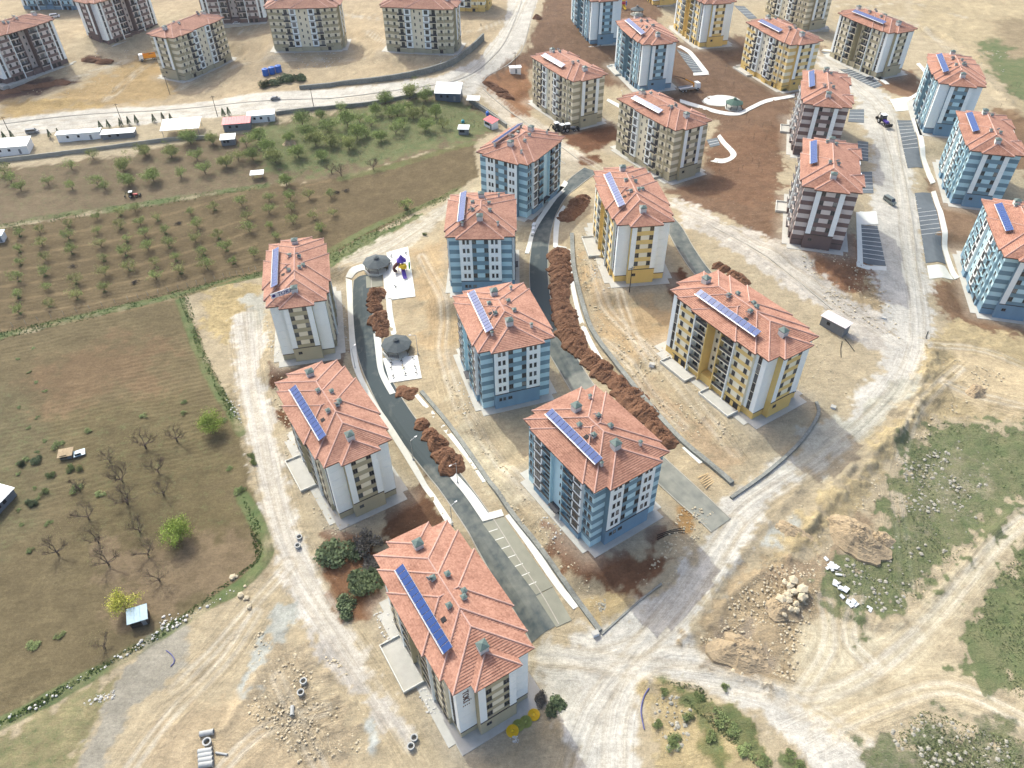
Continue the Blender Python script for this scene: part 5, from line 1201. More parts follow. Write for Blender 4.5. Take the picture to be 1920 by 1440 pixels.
def lamp(px, py, rz, label):
    x, y, z = g1(px, py); o = empty('street_lamp', (x,y,z), rz, label, 'street lamp', 'street lamps of the estate')
    b = MB(); b.tube((0,0,-.2),(0,0,7.2),.10,.06,8); b.lathe([(.22,0),(.22,.4),(.1,.5)],8); b.build('pole', M_STEEL, o); b = MB(); b.tube((0,0,7.1),(1.5,0,7.5),.05,.04,6); b.build('arm', M_STEEL, o)
    b = MB(); b.box(1.3,2.0,-.14,.14,7.42,7.56); b.build('lamp_head', M_STEEL, o)
for px, py, rz, w in ((666,690,R(60),'beside the upper end of the asphalt lane'),(775,862,R(40),'halfway down the asphalt lane'),(858,905,R(-140),'right of the lane near the stone wall'),(848,985,R(40),'left of the lane above the nearest roof'),(784,665,R(190),'behind the exercise pad'),(1165,205,R(100),'beside the beige striped block')): lamp(px, py, rz, 'thin grey street lamp '+w)
def pole(px, py, h, label):
    x, y, z = g1(px, py); o = empty('utility_pole', (x,y,z), R(20), label, 'utility pole', 'utility poles along the haul road')
    b = MB(); b.tube((0,0,-.4),(0,0,h),.16,.10,8); b.build('pole', M_TIMB, o); b = MB(); b.box(-.9,.9,-.06,.06,h-.6,h-.45); b.build('crossarm', M_TIMB, o)
    for s in (-.8,0,.8): b = MB(); b.lathe([(.05,0),(.07,.1),(.03,.2)],6); b.build('insulator', M_PLW, o, (s,0,h-.45))
for px, py, w in ((22,258,'at the left edge'),(230,233,'above the long white container'),(408,218,'beside the red roofed shed'),(319,178,'under the upper left blocks'),(589,204,'above the green orchard'),(966,135,'beside the pale transformer box'),(1180,548,'in front of the slim yellow block')): pole(px, py, 9, 'dark wooden utility pole '+w)

# ------------------------------------------------------------------ sheds, containers, tanks
YR = math.atan2(*(pw([(480,190)])[0]-pw([(100,222)])[0])[::-1])
def shed(px, py, w, d, h, yaw, mr, mw, label, pitch=.12, open_=False, win=2, name='shed', cat='shed'):
    x, y, z = g1(px, py); o = empty(name, (x,y,z), yaw, label, cat)
    b = MB()
    if open_:
        for sx in (-1,1):
            for sy in (-1,1): q = MB(); q.tube((0,0,-.3),(0,0,h),.1,.1,6); q.build('post', M_GRY, o, (sx*(w/2-.3), sy*(d/2-.3), 0))
    else:
        hf = h+d*pitch; b.add([(-w/2,-d/2,-.6),(w/2,-d/2,-.6),(w/2,d/2,-.6),(-w/2,d/2,-.6),(-w/2,-d/2,h),(w/2,-d/2,h),(w/2,d/2,hf),(-w/2,d/2,hf)], [(0,1,5,4),(1,2,6,5),(2,3,7,6),(3,0,4,7)]); b.build('wall', mw, o)
        for i in range(win): q = MB(); q.box(-.5,.5,-.05,.0,0,1.0); q.build('window', M_DARK, o, (-w/2+(i+1)*w/(win+2), -d/2-.01, h*.42))
        q = MB(); q.box(-.45,.45,-.05,0,0,min(2.0,h-.2)); q.build('door', M_GRY, o, (w/2-w/(win+2)*.9, -d/2-.01, 0))
    e = .35; r = MB(); z0, z1 = h-e*pitch+.02, h+(d+e)*pitch+.02
    r.add([(-w/2-e,-d/2-e,z0),(w/2+e,-d/2-e,z0),(w/2+e,d/2+e,z1),(-w/2-e,d/2+e,z1),(-w/2-e,-d/2-e,z0+.12),(w/2+e,-d/2-e,z0+.12),(w/2+e,d/2+e,z1+.12),(-w/2-e,d/2+e,z1+.12)],[(3,2,1,0),(4,5,6,7),(0,1,5,4),(1,2,6,5),(2,3,7,6),(3,0,4,7)])
    rf = r.build('roof', mr, o); n = max(3, int(w/1.1))
    for i in range(1, n): 
        q = MB(); u = -w/2+i*w/n; q.add([(u-.05,-d/2-e,z0+.13),(u+.05,-d/2-e,z0+.13),(u+.05,d/2+e,z1+.13),(u-.05,d/2+e,z1+.13),(u,-d/2-e,z0+.19),(u,d/2+e,z1+.19)],[(0,4,5,3),(4,1,2,5),(0,1,4),(2,3,5)]); q.build('roof_rib', mr, rf)
    return o
shed(344,248,15,9,3.2,YR,M_SHEET,M_GRY,'large open canopy with bright white roof beside the haul road',.10,True)
shed(447,240,11,5.5,3,YR,M_SHR,M_GRY,'shed with bright red roof beside the haul road'); shed(430,268,5.5,4,2.4,YR,M_SHEET,M_GRY,'small white roofed hut in front of the red roofed shed')
shed(152,260,17,3.4,3.0,YR,M_SHEET,M_PLW,'long low white container beside the haul road',.02); shed(225,256,13,4,2.2,YR,M_SHEET,M_GRY,'low pale lean-to between conifers and garden wall',.05)
shed(26,283,14,7,3.2,YR,M_SHEET,M_PLW,'white roofed house at the left edge beside the garden wall'); shed(492,225,11,4.5,3,YR,M_SHEET,M_PLW,'white site cabin with door right of the red roofed shed',.03)
shed(842,183,11,7,3.2,R(-6),M_SHEET,col('timber_blue',82,96,112),'blue walled cottage with white roof at the road fork',.28); shed(888,196,5,3.6,2.6,R(-6),M_SHEET,M_GRY,'tiny white roofed shelter below the cottage',.1,True)
shed(870,250,4,3,2.4,R(-6),M_SHEET,M_GRY,'small white topped hut among the green weeds'); shed(921,238,5.5,3.2,2.8,R(-50),M_SHR,M_PLW,'white kiosk with red roof at the orchard corner',.2,win=3)
shed(484,333,4.5,3,2.0,YR,M_SHEET,M_GRY,'small white sheet shelter between the two orchards',.05,True); shed(264,1163,3.6,3.0,2.2,R(20),M_SHB,M_TIMB,'small shed with pale blue sheet roof at the field corner',.15)
shed(-2,945,7,5,2.6,R(75),M_SHEET,M_GRY,'white roofed farm building cut by the left edge',.1); shed(126,855,3.0,2.4,1.2,R(15),mat('old_board',srgb(178,158,126,.8),.9,.25,2),mat('old_render',srgb(150,140,122,.8),.95,.3,1.5),'ruined beige hut in the weedy patch of the field',.05)
shed(150,852,2.2,1.6,.5,R(25),M_SHB,M_GRY,'low stack covered with pale sheets beside the ruined hut',.02); shed(0,450,4,3.2,2.6,R(8),M_SHB,M_PLW,'pale hut at the left edge of the brown orchard',.08)
def kiosk():
    p = np.array(pw([(1541,608),(1582,632)])); d = p[1]-p[0]; x, y, z = g1(1562,618)
    return shed(1563,616,7.2,3.0,3.1,math.atan2(d[1],d[0]),mat('kiosk_roof',srgb(224,214,214,.85),.6,.08),M_GRY,'grey transformer cabin with pale roof beside the dirt road',.03,win=1,name='transformer_cabin',cat='cabin')
kiosk(); shed(966,136,5,2.6,2.6,R(8),M_PLW,M_PLW,'pale transformer box beside the haul road corner',.0,win=0,name='transformer_cabin',cat='cabin')
def tank(px, py, r, h, label, m=M_BLU, grp='blue water tanks'):
    x, y, z = g1(px, py); o = empty('water_tank', (x,y,z), 0, label, 'water tank', grp); b = MB(); b.lathe([(0,0),(r,0),(r,h),(r*.9,h+.15),(r*.3,h+.3),(r*.3,h+.42),(0,h+.42)],18)
    for k in range(4): b.lathe([(r,h*(k+.6)/4.6),(r+.05,h*(k+.7)/4.6),(r,h*(k+.8)/4.6)],18)
    b.build('drum', m, o); c = MB(); c.lathe([(r*.32,h+.4),(r*.32,h+.5),(0,h+.5)],12); c.build('lid', m, o)
for i, (px, py) in enumerate(((499,141),(511,138),(523,135))): tank(px, py, 1.5, 2.9, ('left','middle','right')[i]+' of the three blue tanks above the dark bushes')
tank(915,216,.9,1.4,'small blue tank behind the red roofed kiosk'); tank(868,230,.7,.9,'tiny turquoise tank among the weeds',col('tank_teal',40,150,160))

# ------------------------------------------------------------------ vehicles
_wh = MB(); _wh.tube((0,-.14,0),(0,.14,0),.36,.36,14); _wh.tube((0,-.15,0),(0,.15,0),.19,.19,10,1); M_WHEEL = _wh.mesh('wheel', [M_BLK, M_STEEL])
def extr(prof, y0, y1, m, name, parent, mi=0):
    b = MB(); n = len(prof); b.add([(x,y0,z) for x,z in prof]+[(x,y1,z) for x,z in prof], [tuple(range(n)), tuple(range(2*n-1,n-1,-1))]+[(i,n+i,n+(i+1)%n,(i+1)%n) for i in range(n)]); return b.build(name, m, parent)
def car(px, py, rz, m, label, van=False, name='parked_car', s=1.0):
    x, y, z = g1(px, py); o = empty(name, (x,y,z), rz, label, 'van' if van else 'car', 'vehicles on the site'); o.scale = (s,s,s)
    if van: body = [(-2.4,.35),(2.4,.35),(2.45,1.0),(1.7,1.2),(1.2,2.0),(-2.35,2.0),(-2.45,1.0)]; gl = [(1.0,1.25),(1.62,1.25),(1.16,1.9),(-2.0,1.9),(-2.0,1.25)]
    else: body = [(-2.1,.35),(2.1,.35),(2.15,.75),(1.1,.95),(.5,1.45),(-1.2,1.45),(-1.85,.98),(-2.15,.9)]; gl = [(1.0,.98),(.47,1.4),(-1.15,1.4),(-1.7,.98)]
    extr(body, -.85, .85, m, 'body', o); extr(gl, -.865, .865, M_GLASS, 'window', o); b = MB(); t = 2.03 if van else 1.48; b.box((-2.3 if van else -1.1),(1.1 if van else .45),-.72,.72,t-.04,t+.01); b.build('roof', m, o)
    b = MB(); xw = (1.2,1.72) if van else (.5,1.08); zw = (2.02,1.22) if van else (1.46,.97); b.add([(xw[0]+.03,-.74,zw[0]),(xw[0]+.03,.74,zw[0]),(xw[1]+.03,.78,zw[1]+.03),(xw[1]+.03,-.78,zw[1]+.03)],[(3,2,1,0)]); b.build('windscreen', M_GLASS, o)
    for sx in (1.35,-1.35):
        for sy in (.78,-.78): link('wheel', M_WHEEL, o, (sx,sy,.36))
    for sy in (.6,-.6): b = MB(); b.box(-.03,.03,-.16,.16,-.08,.08); b.build('headlight', M_PLW, o, ((2.44 if van else 2.13),sy,.72))
car(62,250,YR+.1,M_GRY,'dark van parked at the left end of the haul road',True); car(445,46,YR,M_PLW,'white car beside the block at the top edge'); car(104,33,YR+.2,M_PLW,'white van in the far upper left',True)
car(858,160,YR+.4,col('car_silver',196,204,204),'pale car on the road behind the white roofed cottage'); car(1632,150,R(-50),M_GRY,'grey car in the upper right parking bay'); car(1667,380,R(-70),col('car_green',108,118,116),'grey green van standing on the dusty street',True)
car(517,187,YR,M_GRY,'tiny grey car on the haul road')
def lorry(px, py, rz, label, crane=False, s=1.0):
    x, y, z = g1(px, py); o = empty('crane_lorry' if crane else 'tipper_lorry', (x,y,z), rz, label, 'lorry', 'vehicles on the site'); o.scale = (s,s,s)
    b = MB(); b.box(-4.2,3.6,-.5,.5,.7,1.0); b.build('chassis', M_BLK, o)
    extr([(2.3,.7),(4.1,.7),(4.15,1.6),(3.9,2.9),(2.3,2.95)], -1.2, 1.2, M_PLW, 'cab', o); b = MB(); b.box(-.03,.03,-1.05,1.05,-.5,.5); w = b.build('windscreen', M_GLASS, o, (4.08,0,2.2)); w.rotation_euler = (0,R(-11),0)
    if not crane:
        b = MB(); b.box(-4.3,2.1,-1.25,1.25,1.1,1.25); b.box(-4.3,2.1,-1.25,-1.15,1.25,2.6); b.box(-4.3,2.1,1.15,1.25,1.25,2.6); b.box(2.0,2.1,-1.15,1.15,1.25,2.9); b.box(-4.3,-4.2,-1.15,1.15,1.25,2.4); b.build('tipper_body', M_ORA, o)
        link('load', HEAPS[0], o, (-1.1,0,1.3), 0, (2.9,1.1,1.2))
    else:
        b = MB(); b.box(-4.3,2.1,-1.25,1.25,1.05,1.25); b.box(-4.3,1.2,-1.25,-1.2,1.25,1.7); b.box(-4.3,1.2,1.2,1.25,1.25,1.7); b.build('flatbed', M_STEEL, o)
        b = MB(); b.tube((1.7,0,1.2),(1.7,0,2.6),.3,.25,8); b.tube((1.7,0,2.6),(-2.2,.3,4.6),.3,.25,6); b.build('crane_boom', M_ORA, o); b = MB(); b.tube((-2.2,.3,4.6),(-6.8,.9,6.2),.16,.1,6); b.build('crane_jib', M_BLK, o)
    for sx in (3.1,-2.0,-3.3):
        for sy in (1.0,-1.0): link('wheel', M_WHEEL, o, (sx,sy,.55), 0, (1.5,1.6,1.5))
lorry(280,112,R(205),'orange tipper lorry with white cab beside the beige block',False,1.1); lorry(1292,170,R(18),'white lorry with orange crane boom on the brown ground',True,1.15)
def tractor(px, py, rz, m, label, s=1.0):
    x, y, z = g1(px, py); o = empty('tractor', (x,y,z), rz, label, 'tractor', 'vehicles on the site'); o.scale = (s,s,s)
    b = MB(); b.box(-.4,2.2,-.45,.45,.8,1.5); b.build('bonnet', m, o); extr([(-1.4,.9),(.2,.9),(.1,2.7),(-1.2,2.7)], -.75, .75, M_GLASS, 'cab', o); b = MB(); b.box(-1.4,.25,-.85,.85,2.7,2.85); b.build('cab_roof', M_PLW, o)
    for sy in (.95,-.95): link('wheel', M_WHEEL, o, (-.9,sy,.85), 0, (2.35,1.6,2.35)); link('wheel', M_WHEEL, o, (1.7,sy*.85,.5), 0, (1.4,1.2,1.4))
    b = MB(); b.box(2.9,3.5,-1.1,1.1,.3,1.1); b.tube((.2,.6,1.2),(3.0,.6,.9),.08,.08,5); b.tube((.2,-.6,1.2),(3.0,-.6,.9),.08,.08,5); b.build('front_loader', M_BLK, o)
    b = MB(); b.tube((-1.2,0,1.0),(-2.6,0,2.6),.12,.1,6); b.tube((-2.6,0,2.6),(-3.6,0,.8),.1,.08,6); b.box(-3.9,-3.3,-.4,.4,.3,.9); b.build('back_hoe', M_BLK, o)
tractor(1655,232,R(-80),M_PUR,'white roofed tractor digger driving down the dusty street',1.3); tractor(250,369,R(10),M_RED,'small red tractor at the edge of the brown orchard',.8)
tractor(1046,244,R(20),M_GRY,'left of three dark machines beside the beige striped block',1.2); tractor(1056,247,R(40),M_GRY,'middle of three dark machines beside the beige striped block',1.2); tractor(1067,246,R(10),M_GRY,'right of three dark machines beside the beige striped block',1.2)

# ------------------------------------------------------------------ building materials lying about
def pipe(px, py, r, l, rz, label, up=False, grp='concrete pipes', dz=0):
    x, y, z = g1(px, py); b = MB(); n = 16; ri = r*.78; vs = []; fs = []
    for rad, e in ((r,0),(r,l),(ri,l),(ri,0)):
        for i in range(n): t = 2*math.pi*i/n; vs.append((rad*math.cos(t), rad*math.sin(t), e))
    for j in range(4):
        for i in range(n): fs.append((j*n+i, j*n+(i+1)%n, ((j+1)%4)*n+(i+1)%n, ((j+1)%4)*n+i))
    b.add(vs, fs); b.lathe([(r,l-.25),(r*1.14,l-.22),(r*1.14,l),(r,l)],n)
    o = b.build('concrete_pipe' if not up else 'manhole_ring', M_PIPE, None, (x,y,z+(r+dz if not up else 0)), smooth=False)
    if not up: o.rotation_euler = (R(90),0,rz)
    return tag(o, label, 'pipe' if not up else 'manhole ring', grp)
for i, (a, b) in enumerate([(1480,1330),(1482,1362),(1484,1396),(1486,1430)]): pipe(a/4+3, 1080+b/4, .55, 2.6, R(98), 'grey concrete pipe in the stack at the bottom edge, '+('top','second from top','third from top','lowest')[i])
pipe(376,1379,.55,2.6,R(100),'grey concrete pipe lying above the stack'); pipe(390,1394,.75,1.0,0,'upright grey ring above the pipe stack',True,'manhole rings')
pipe(405,1412,.22,2.4,R(80),'thin pale pipe beside the pipe stack'); pipe(549,1325,.4,2.0,R(10),'grey cylinder lying below two upright rings')
for px, py, w in ((570,1280,'upper of two open rings beside the rubble'),(565,1301,'lower of two open rings beside the rubble'),(777,1386,'taller ring at the corner of the nearest block'),(771,1402,'lower ring at the corner of the nearest block'),(562,1010,'upper ring beside the pale track'),(559,1026,'lower ring beside the pale track')): pipe(px, py, .65, .9, 0, 'grey concrete '+w, True, 'manhole rings')
for i, (px, py, m) in enumerate(((1001,1341,M_YEL),(986,1354,col('coil_olive',150,158,84)),(972,1361,col('coil_olive',150,158,84)),(961,1371,M_YEL))):
    x, y, z = g1(px, py); o = empty('hose_coil', (x,y,z), 0, ('topmost bright yellow','upper olive','lower olive','lowest bright yellow')[i]+' hose coil beside the nearest block', 'hose coil', 'hose coils'); o.rotation_euler = (R(8)*(i%2), R(-6), 0)
    for k in range(5): b = MB(); b.lathe([(.42+.17*k,.02+.0),(.36+.17*k,.16),(.42+.17*k,.34),(.50+.17*k,.34),(.56+.17*k,.16),(.50+.17*k,.02)],22); b.build('hose_turn', m, o)
    b = MB(); b.lathe([(0,.3),(.3,.3),(.3,0)],12); b.build('hub', m, o)
M_FOAM = mat('foam_board', srgb(226,230,230,.75), .8, .1, 2)
for i in range(26):
    t = rng.random(); c = [(1556,1048),(1560,1075),(1580,1110),(1605,1135),(1635,1148)]; k = min(3, int(t*4)); f = t*4-k
    px = c[k][0]*(1-f)+c[k+1][0]*f+rng.uniform(-9,9); py = c[k][1]*(1-f)+c[k+1][1]*f+rng.uniform(-8,8); x, y, z = g1(px, py)
    b = MB(); w, d, h = rng.uniform(.25,.8), rng.uniform(.2,.6), rng.uniform(.05,.2); b.add([(-w,-d,0),(w*.9,-d*1.1,0),(w,d,0),(-w*.8,d*.9,0),(-w,-d,h),(w*.9,-d*1.1,h),(w,d,h),(-w*.8,d*.9,h)],[(4,5,6,7),(0,1,5,4),(1,2,6,5),(2,3,7,6),(3,0,4,7)])
    o = b.build('foam_board', M_FOAM, None, (x,y,z+.15)); o.rotation_euler = (rng.uniform(-.2,.2),rng.uniform(-.2,.2),rng.uniform(0,6)); tag(o, 'broken white foam board dumped at the edge of the grass', 'foam board', 'dumped foam boards')
M_ROCK = mat('pale_boulder', srgb(214,200,170,.7), .95, .22, 2, bump=.5, bscale=4); M_ROCKG = mat('grey_rock', srgb(176,172,156,.7), .95, .25, 2, bump=.5, bscale=4); M_WASTE = mat('rubble_white', srgb(214,212,204,.75), .95, .3, 3)
def rock_bm(seed):
    q = random.Random(seed); bm = bmesh.new(); bmesh.ops.create_icosphere(bm, subdivisions=1, radius=1)
    for v in bm.verts: v.co = Vector((v.co.x*q.uniform(.7,1.2), v.co.y*q.uniform(.7,1.2), v.co.z*q.uniform(.55,.9)))
    me = bpy.data.meshes.new('boulder'); bm.to_mesh(me); bm.free(); return me
RK_ = []
for s in range(5): me = rock_bm(s); me.materials.append(M_ROCK); RK_.append(me)
for i in range(48):
    if i < 34: px, py = rng.gauss(1478,16), rng.gauss(1128,18)
    elif i < 40: px, py = rng.uniform(1370,1400), rng.uniform(1240,1270)
    else: px, py = rng.uniform(430,470), rng.uniform(1080,1140)
    x, y, z = g1(px, py); s = rng.uniform(.35,1.0) if i > 3 else 1.3
    tag(link('boulder', rng.choice(RK_), None, (x,y,z+s*.25+(.9 if i < 34 else 0)), rng.uniform(0,6), (s,s*rng.uniform(.8,1.2),s)), 'pale boulder on the stony mound beside the sandy track' if i < 34 else ('pale boulder at the foot of the grey spoil mound' if i < 40 else 'pale boulder on the bank between field and track'), 'boulder', 'boulders on the stony mound' if i < 34 else ('boulders at the spoil mound' if i < 40 else 'boulders on the bank'))
_rv = []
for s in range(4):
    me = rock_bm(50+s); v = np.empty(len(me.vertices)*3); me.vertices.foreach_get('co', v); _rv.append((v.reshape(-1,3), [tuple(p.vertices) for p in me.polygons])); bpy.data.meshes.remove(me)
def scatter(name, m, polys, n, s0, s1, sink=.3):
    vs = []; fs = []; o = 0
    for P, k in polys:
        Pw = pw(P); lo, hi = Pw.min(0), Pw.max(0); got = 0
        while got < k*n:
            pts = nrg.uniform(lo, hi, (400, 2)); sd = poly_sd(pts[:,0], pts[:,1], Pw); nn = fbm(pts[:,0], pts[:,1], 6, 77); pts = pts[(sd > 0) & (nn > nrg.uniform(-.5,.25,400))][:int(k*n-got)+1]
            if not len(pts): continue
            z = T0(pts[:,0], pts[:,1])
            for (x, y), zz in zip(pts, z):
                b, f = _rv[int(nrg.integers(4))]; s = s0+(s1-s0)*nrg.random()**3; a = nrg.uniform(0,6.28); c, sn = math.cos(a), math.sin(a)
                q = b*s; q = np.c_[q[:,0]*c-q[:,1]*sn+x, q[:,0]*sn+q[:,1]*c+y, q[:,2]*.8+zz+s*sink]; vs.append(q); fs += [tuple(i+o for i in t) for t in f]; o += len(q)
            got += len(pts)
    me = bpy.data.meshes.new(name); me.from_pydata(np.vstack(vs).tolist(), [], fs); me.materials.append(m); return tag(link(name, me), kind='stuff')
scatter('loose_stones', M_ROCK, [([(1440,1000),(1660,780),(1740,660),(1900,700),(1700,850),(1640,960),(1540,1040)],1.2),([(1300,1180),(1440,1060),(1540,1050),(1520,1170),(1490,1290),(1330,1240)],1.6),([(480,1180),(640,1240),(720,1400),(560,1430),(460,1330)],1.6),([(500,640),(540,720),(560,900),(690,1000),(620,1010),(520,860)],.7),
   ([(830,700),(900,800),(1000,950),(1100,1080),(1150,1180),(1000,1010),(880,870)],.8),([(1100,560),(1240,650),(1400,850),(1300,830),(1130,650)],.9),([(1480,450),(1660,520),(1690,640),(1560,580)],1.0),([(1280,950),(1340,960),(1250,1100),(1200,1100)],.6),([(280,80),(600,90),(880,100),(560,160),(300,170)],1.0),([(0,120),(150,100),(280,120),(200,190),(0,200)],.7),([(1060,470),(1100,560),(1140,480),(1100,430)],.5),([(1300,560),(1540,640),(1600,760),(1500,700),(1330,520)],.4)], 900, .04, .36)
scatter('rock_outcrop', M_ROCKG, [([(1640,1390),(1730,1330),(1900,1390),(1920,1500),(1640,1500)],1.6),([(1690,870),(1800,820),(1880,880),(1800,960),(1700,960)],1.5),([(1560,1060),(1690,1000),(1700,1150),(1600,1150)],.7),([(1700,960),(1900,860),(1800,1040),(1690,1120)],.4),([(1790,80),(1900,100),(1860,170),(1800,130)],.8),([(1225,1290),(1300,1300),(1290,1420),(1230,1420)],.4)], 260, .1, .6, -.15)
scatter('building_rubble', M_WASTE, [([(700,1150),(730,1145),(770,1240),(740,1250)],1.3),([(780,1290),(800,1285),(830,1340),(800,1340)],.7),([(545,840),(575,850),(610,920),(585,920)],.9),([(500,600),(520,640),(535,680),(505,670)],.6),([(1230,660),(1260,650),(1290,700),(1260,710)],.7),([(1090,480),(1110,475),(1150,540),(1120,550)],.6),([(840,500),(850,495),(870,540),(850,560)],.3),([(640,570),(650,570),(655,660),(640,660)],.4),([(540,95),(640,100),(650,130),(560,130)],1.2),([(780,105),(880,100),(850,130),(780,130)],.6),([(170,95),(270,90),(270,110),(180,115)],.8),([(1020,960),(1060,1000),(1040,1020),(1010,990)],.3),([(850,700),(890,760),(870,780)],.3),([(420,735),(450,760),(455,800),(430,770)],.4),([(1260,590),(1430,700),(1400,690)],.1),([(950,1380),(975,1380),(975,1400)],.2)], 150, .06, .34)
scatter('stone_pile', M_ROCKG, [([(1120,1130),(1135,1122),(1138,1140),(1126,1156)],1)], 90, .12, .32, .6)
scatter('verge_stones', M_WASTE, [([(0,1350),(120,1285),(300,1180),(440,1100),(440,1108),(300,1195),(120,1300),(0,1366)],1.0),([(150,1310),(215,1295),(215,1310),(160,1325)],.5),([(300,1155),(335,1150),(335,1175),(300,1180)],.4)], 130, .08, .45)
# grass tufts standing in the wild grass
def tufts(name, polys, n, m, s0, s1):
    vs = []; fs = []
    for P, k in polys:
        Pw = pw(P); lo, hi = Pw.min(0), Pw.max(0); got = 0
        while got < n*k:
            pts = nrg.uniform(lo, hi, (3000, 2)); sd = poly_sd(pts[:,0], pts[:,1], Pw); nn = fbm(pts[:,0], pts[:,1], 5, 91)
            pts = pts[(sd > 0) & (nn > nrg.uniform(-.35,.25,3000))]; z = T0(pts[:,0], pts[:,1]); got += max(1, len(pts))
            for (x, y), zz in zip(pts, z):
                s = nrg.uniform(s0, s1); o = len(vs)
                for _ in range(3):
                    a = nrg.uniform(0,6.28); dx, dy = math.cos(a)*s, math.sin(a)*s; vs += [(x-dx*.4,y-dy*.4,zz-.05),(x+dx*.4,y+dy*.4,zz-.05),(x+dx*.9+dy*.3,y+dy*.9-dx*.3,zz+s*.7),(x-dx*.7,y-dy*.7,zz+s*.6)]; fs.append((len(vs)-4,len(vs)-3,len(vs)-2,len(vs)-1))
    me = bpy.data.meshes.new(name); me.from_pydata(vs, [], fs); me.materials.append(m); return tag(link(name, me), kind='stuff')
tufts('wild_grass', [([(1690,850),(1760,790),(1920,800),(1920,930),(1800,1050),(1690,1160),(1600,1155),(1560,1100),(1650,990)],1),([(1940,1000),(1870,1080),(1800,1200),(1870,1290),(2000,1350)],.9),([(1620,1440),(1730,1330),(1920,1390),(1920,1480)],.8),([(1240,1275),(1310,1285),(1440,1420),(1470,1480),(1400,1420)],.6),([(500,250),(830,190),(925,235),(720,300),(520,330)],1.0)], 1600, mat('grass_blades', srgb(158,168,122,.9), .8, .3, 1.2), .10, .26)
tufts('verge_grass', [([(0,622),(240,567),(420,522),(500,504),(500,514),(420,534),(240,582),(0,638)],1),([(333,553),(352,552),(385,660),(450,790),(440,800),(375,670)],.8),([(455,930),(490,985),(503,1040),(300,1196),(0,1366),(0,1352),(300,1182),(480,1050)],1.4),([(0,420),(270,378),(500,343),(500,352),(270,392),(0,434)],.6),([(560,500),(700,430),(860,352),(862,362),(720,440),(600,505)],.8)], 900, mat('grass_verge', srgb(140,158,98,.9), .8, .3, 1.2), .12, .3)
# rods, hoses and planks
def hose(pts, r, m, name, label, cat):
    P = smooth_line(pw(pts), .8); b = MB()
    for p, q in zip(P[:-1], P[1:]): b.tube((p[0],p[1],tz(*p)+r), (q[0],q[1],tz(*q)+r), r, r, 6)
    return tag(b.build(name, m), label, cat)
for px, py, r_ in ((70,866,1.6),(40,870,1.2),(110,838,1.8),(130,880,1.5),(95,893,1.4),(60,945,1.6),(85,925,1.3),(150,880,1.2),(145,920,1.8)): shrub('green' if px > 80 else 'dark', px, py, r_, 1.2, 'weedy bush in the littered patch of the field', 'bushes of the littered patch')
hose([(1217,1291),(1208,1305),(1202,1330),(1204,1350),(1208,1368)], .14, col('hose_violet',96,96,140), 'corrugated_hose', 'violet grey corrugated hose on the sandy bank', 'hose')
for i in range(3): hose([(1232,1012-i*4),(1260,1000-i*3),(1284,1000-i*5)], .08, M_BLK, 'black_pipe', 'black pipe lying beside the light blue block in its shade', 'pipe')['group'] = 'black pipes in the shade'
hose([(1579,640),(1576,655),(1577,670)], .08, M_BLK, 'black_pipe', 'left of two black pipes hanging from the transformer cabin', 'pipe'); hose([(1584,636),(1594,648),(1602,659)], .08, M_BLK, 'black_pipe', 'right of two black pipes hanging from the transformer cabin', 'pipe')
hose([(312,1220),(322,1228),(328,1240),(320,1250)], .12, col('hose_violet',96,96,140), 'corrugated_hose', 'dark violet hose on the grey dust patch', 'hose'); hose([(1740,622),(1736,636),(1744,640)], .12, M_BLK, 'black_pipe', 'bent black pipe at the street junction', 'pipe')
for px, py, w, d, h, rz, m, n_, lb, ct in ((1116,1190,1.3,1.0,.9,R(20),M_PLW,'white_crate','white crate at the end of the stone wall','crate'),(1222,686,1.4,1.0,.8,R(-20),M_PLW,'white_crate','white crate beside the large yellow block','crate'),(1655,597,1.4,.9,.5,R(-20),M_PLW,'white_crate','white box on the dusty junction','crate'),(1562,764,1.2,1.0,.4,R(-35),M_PLW,'white_crate','white slab at the corner of the yellow block yard','crate'),(968,1006,.0,.0,.0,0,M_RED,'','','')):
    if not n_: continue
    x, y, z = g1(px, py); o = empty(n_, (x,y,z), rz, lb, ct); b = MB(); b.box(-w/2,w/2,-d/2,d/2,-.1,h); b.build('box', m, o); b = MB(); b.box(-w/2-.04,w/2+.04,-d/2-.04,d/2+.04,h,h+.07); b.build('lid', M_CONC, o)
for i, (px, py) in enumerate(((1001,424),(1000,432),(999,440))):
    x, y, z = g1(px, py); o = empty('block_pallet', (x,y,z), R(-20+i*8), ('upper','middle','lower')[i]+' pallet of white blocks at the lane bend', 'pallet', 'pallets of white blocks')
    for a in range(2):
        for c in range(2): b = MB(); b.box(-.48,.48,-.4,.4,0,.42); b.build('block', M_PLW, o, (0,-.42+.84*c,.15+.44*a))
    b = MB(); b.box(-.55,.55,-.9,.9,0,.13); b.build('pallet', M_TIMB, o)
for i in range(6):
    x, y, z = g1(1318+i*2.5, 892+i*3.5); b = MB(); b.box(-1.6,1.6,-.1,.1,0,.12); tag(b.build('timber_plank', mat('fresh_timber', srgb(214,186,140,.75), .85, .15, 3), None, (x,y,z+.06), R(30+rng.uniform(-12,12))), 'pale timber plank scattered beside the black pipe end of the stone wall', 'plank', 'planks beside the stone wall')
for i in range(26):
    t = i/25; P = np.array([(0,618),(120,590),(240,563),(335,542),(420,520),(480,506)], float); k = min(4,int(t*5)); f = t*5-k; p = P[k]*(1-f)+P[k+1]*f; x, y, z = g1(*p)
    b = MB(); b.tube((0,0,-.3),(rng.uniform(-.1,.1),rng.uniform(-.1,.1),1.6),.06,.05,5); tag(b.build('fence_post', M_PIPE, None, (x,y,z)), 'thin pale fence post between the brown orchard and the ploughed field', 'fence post', 'fence posts of the field boundary')
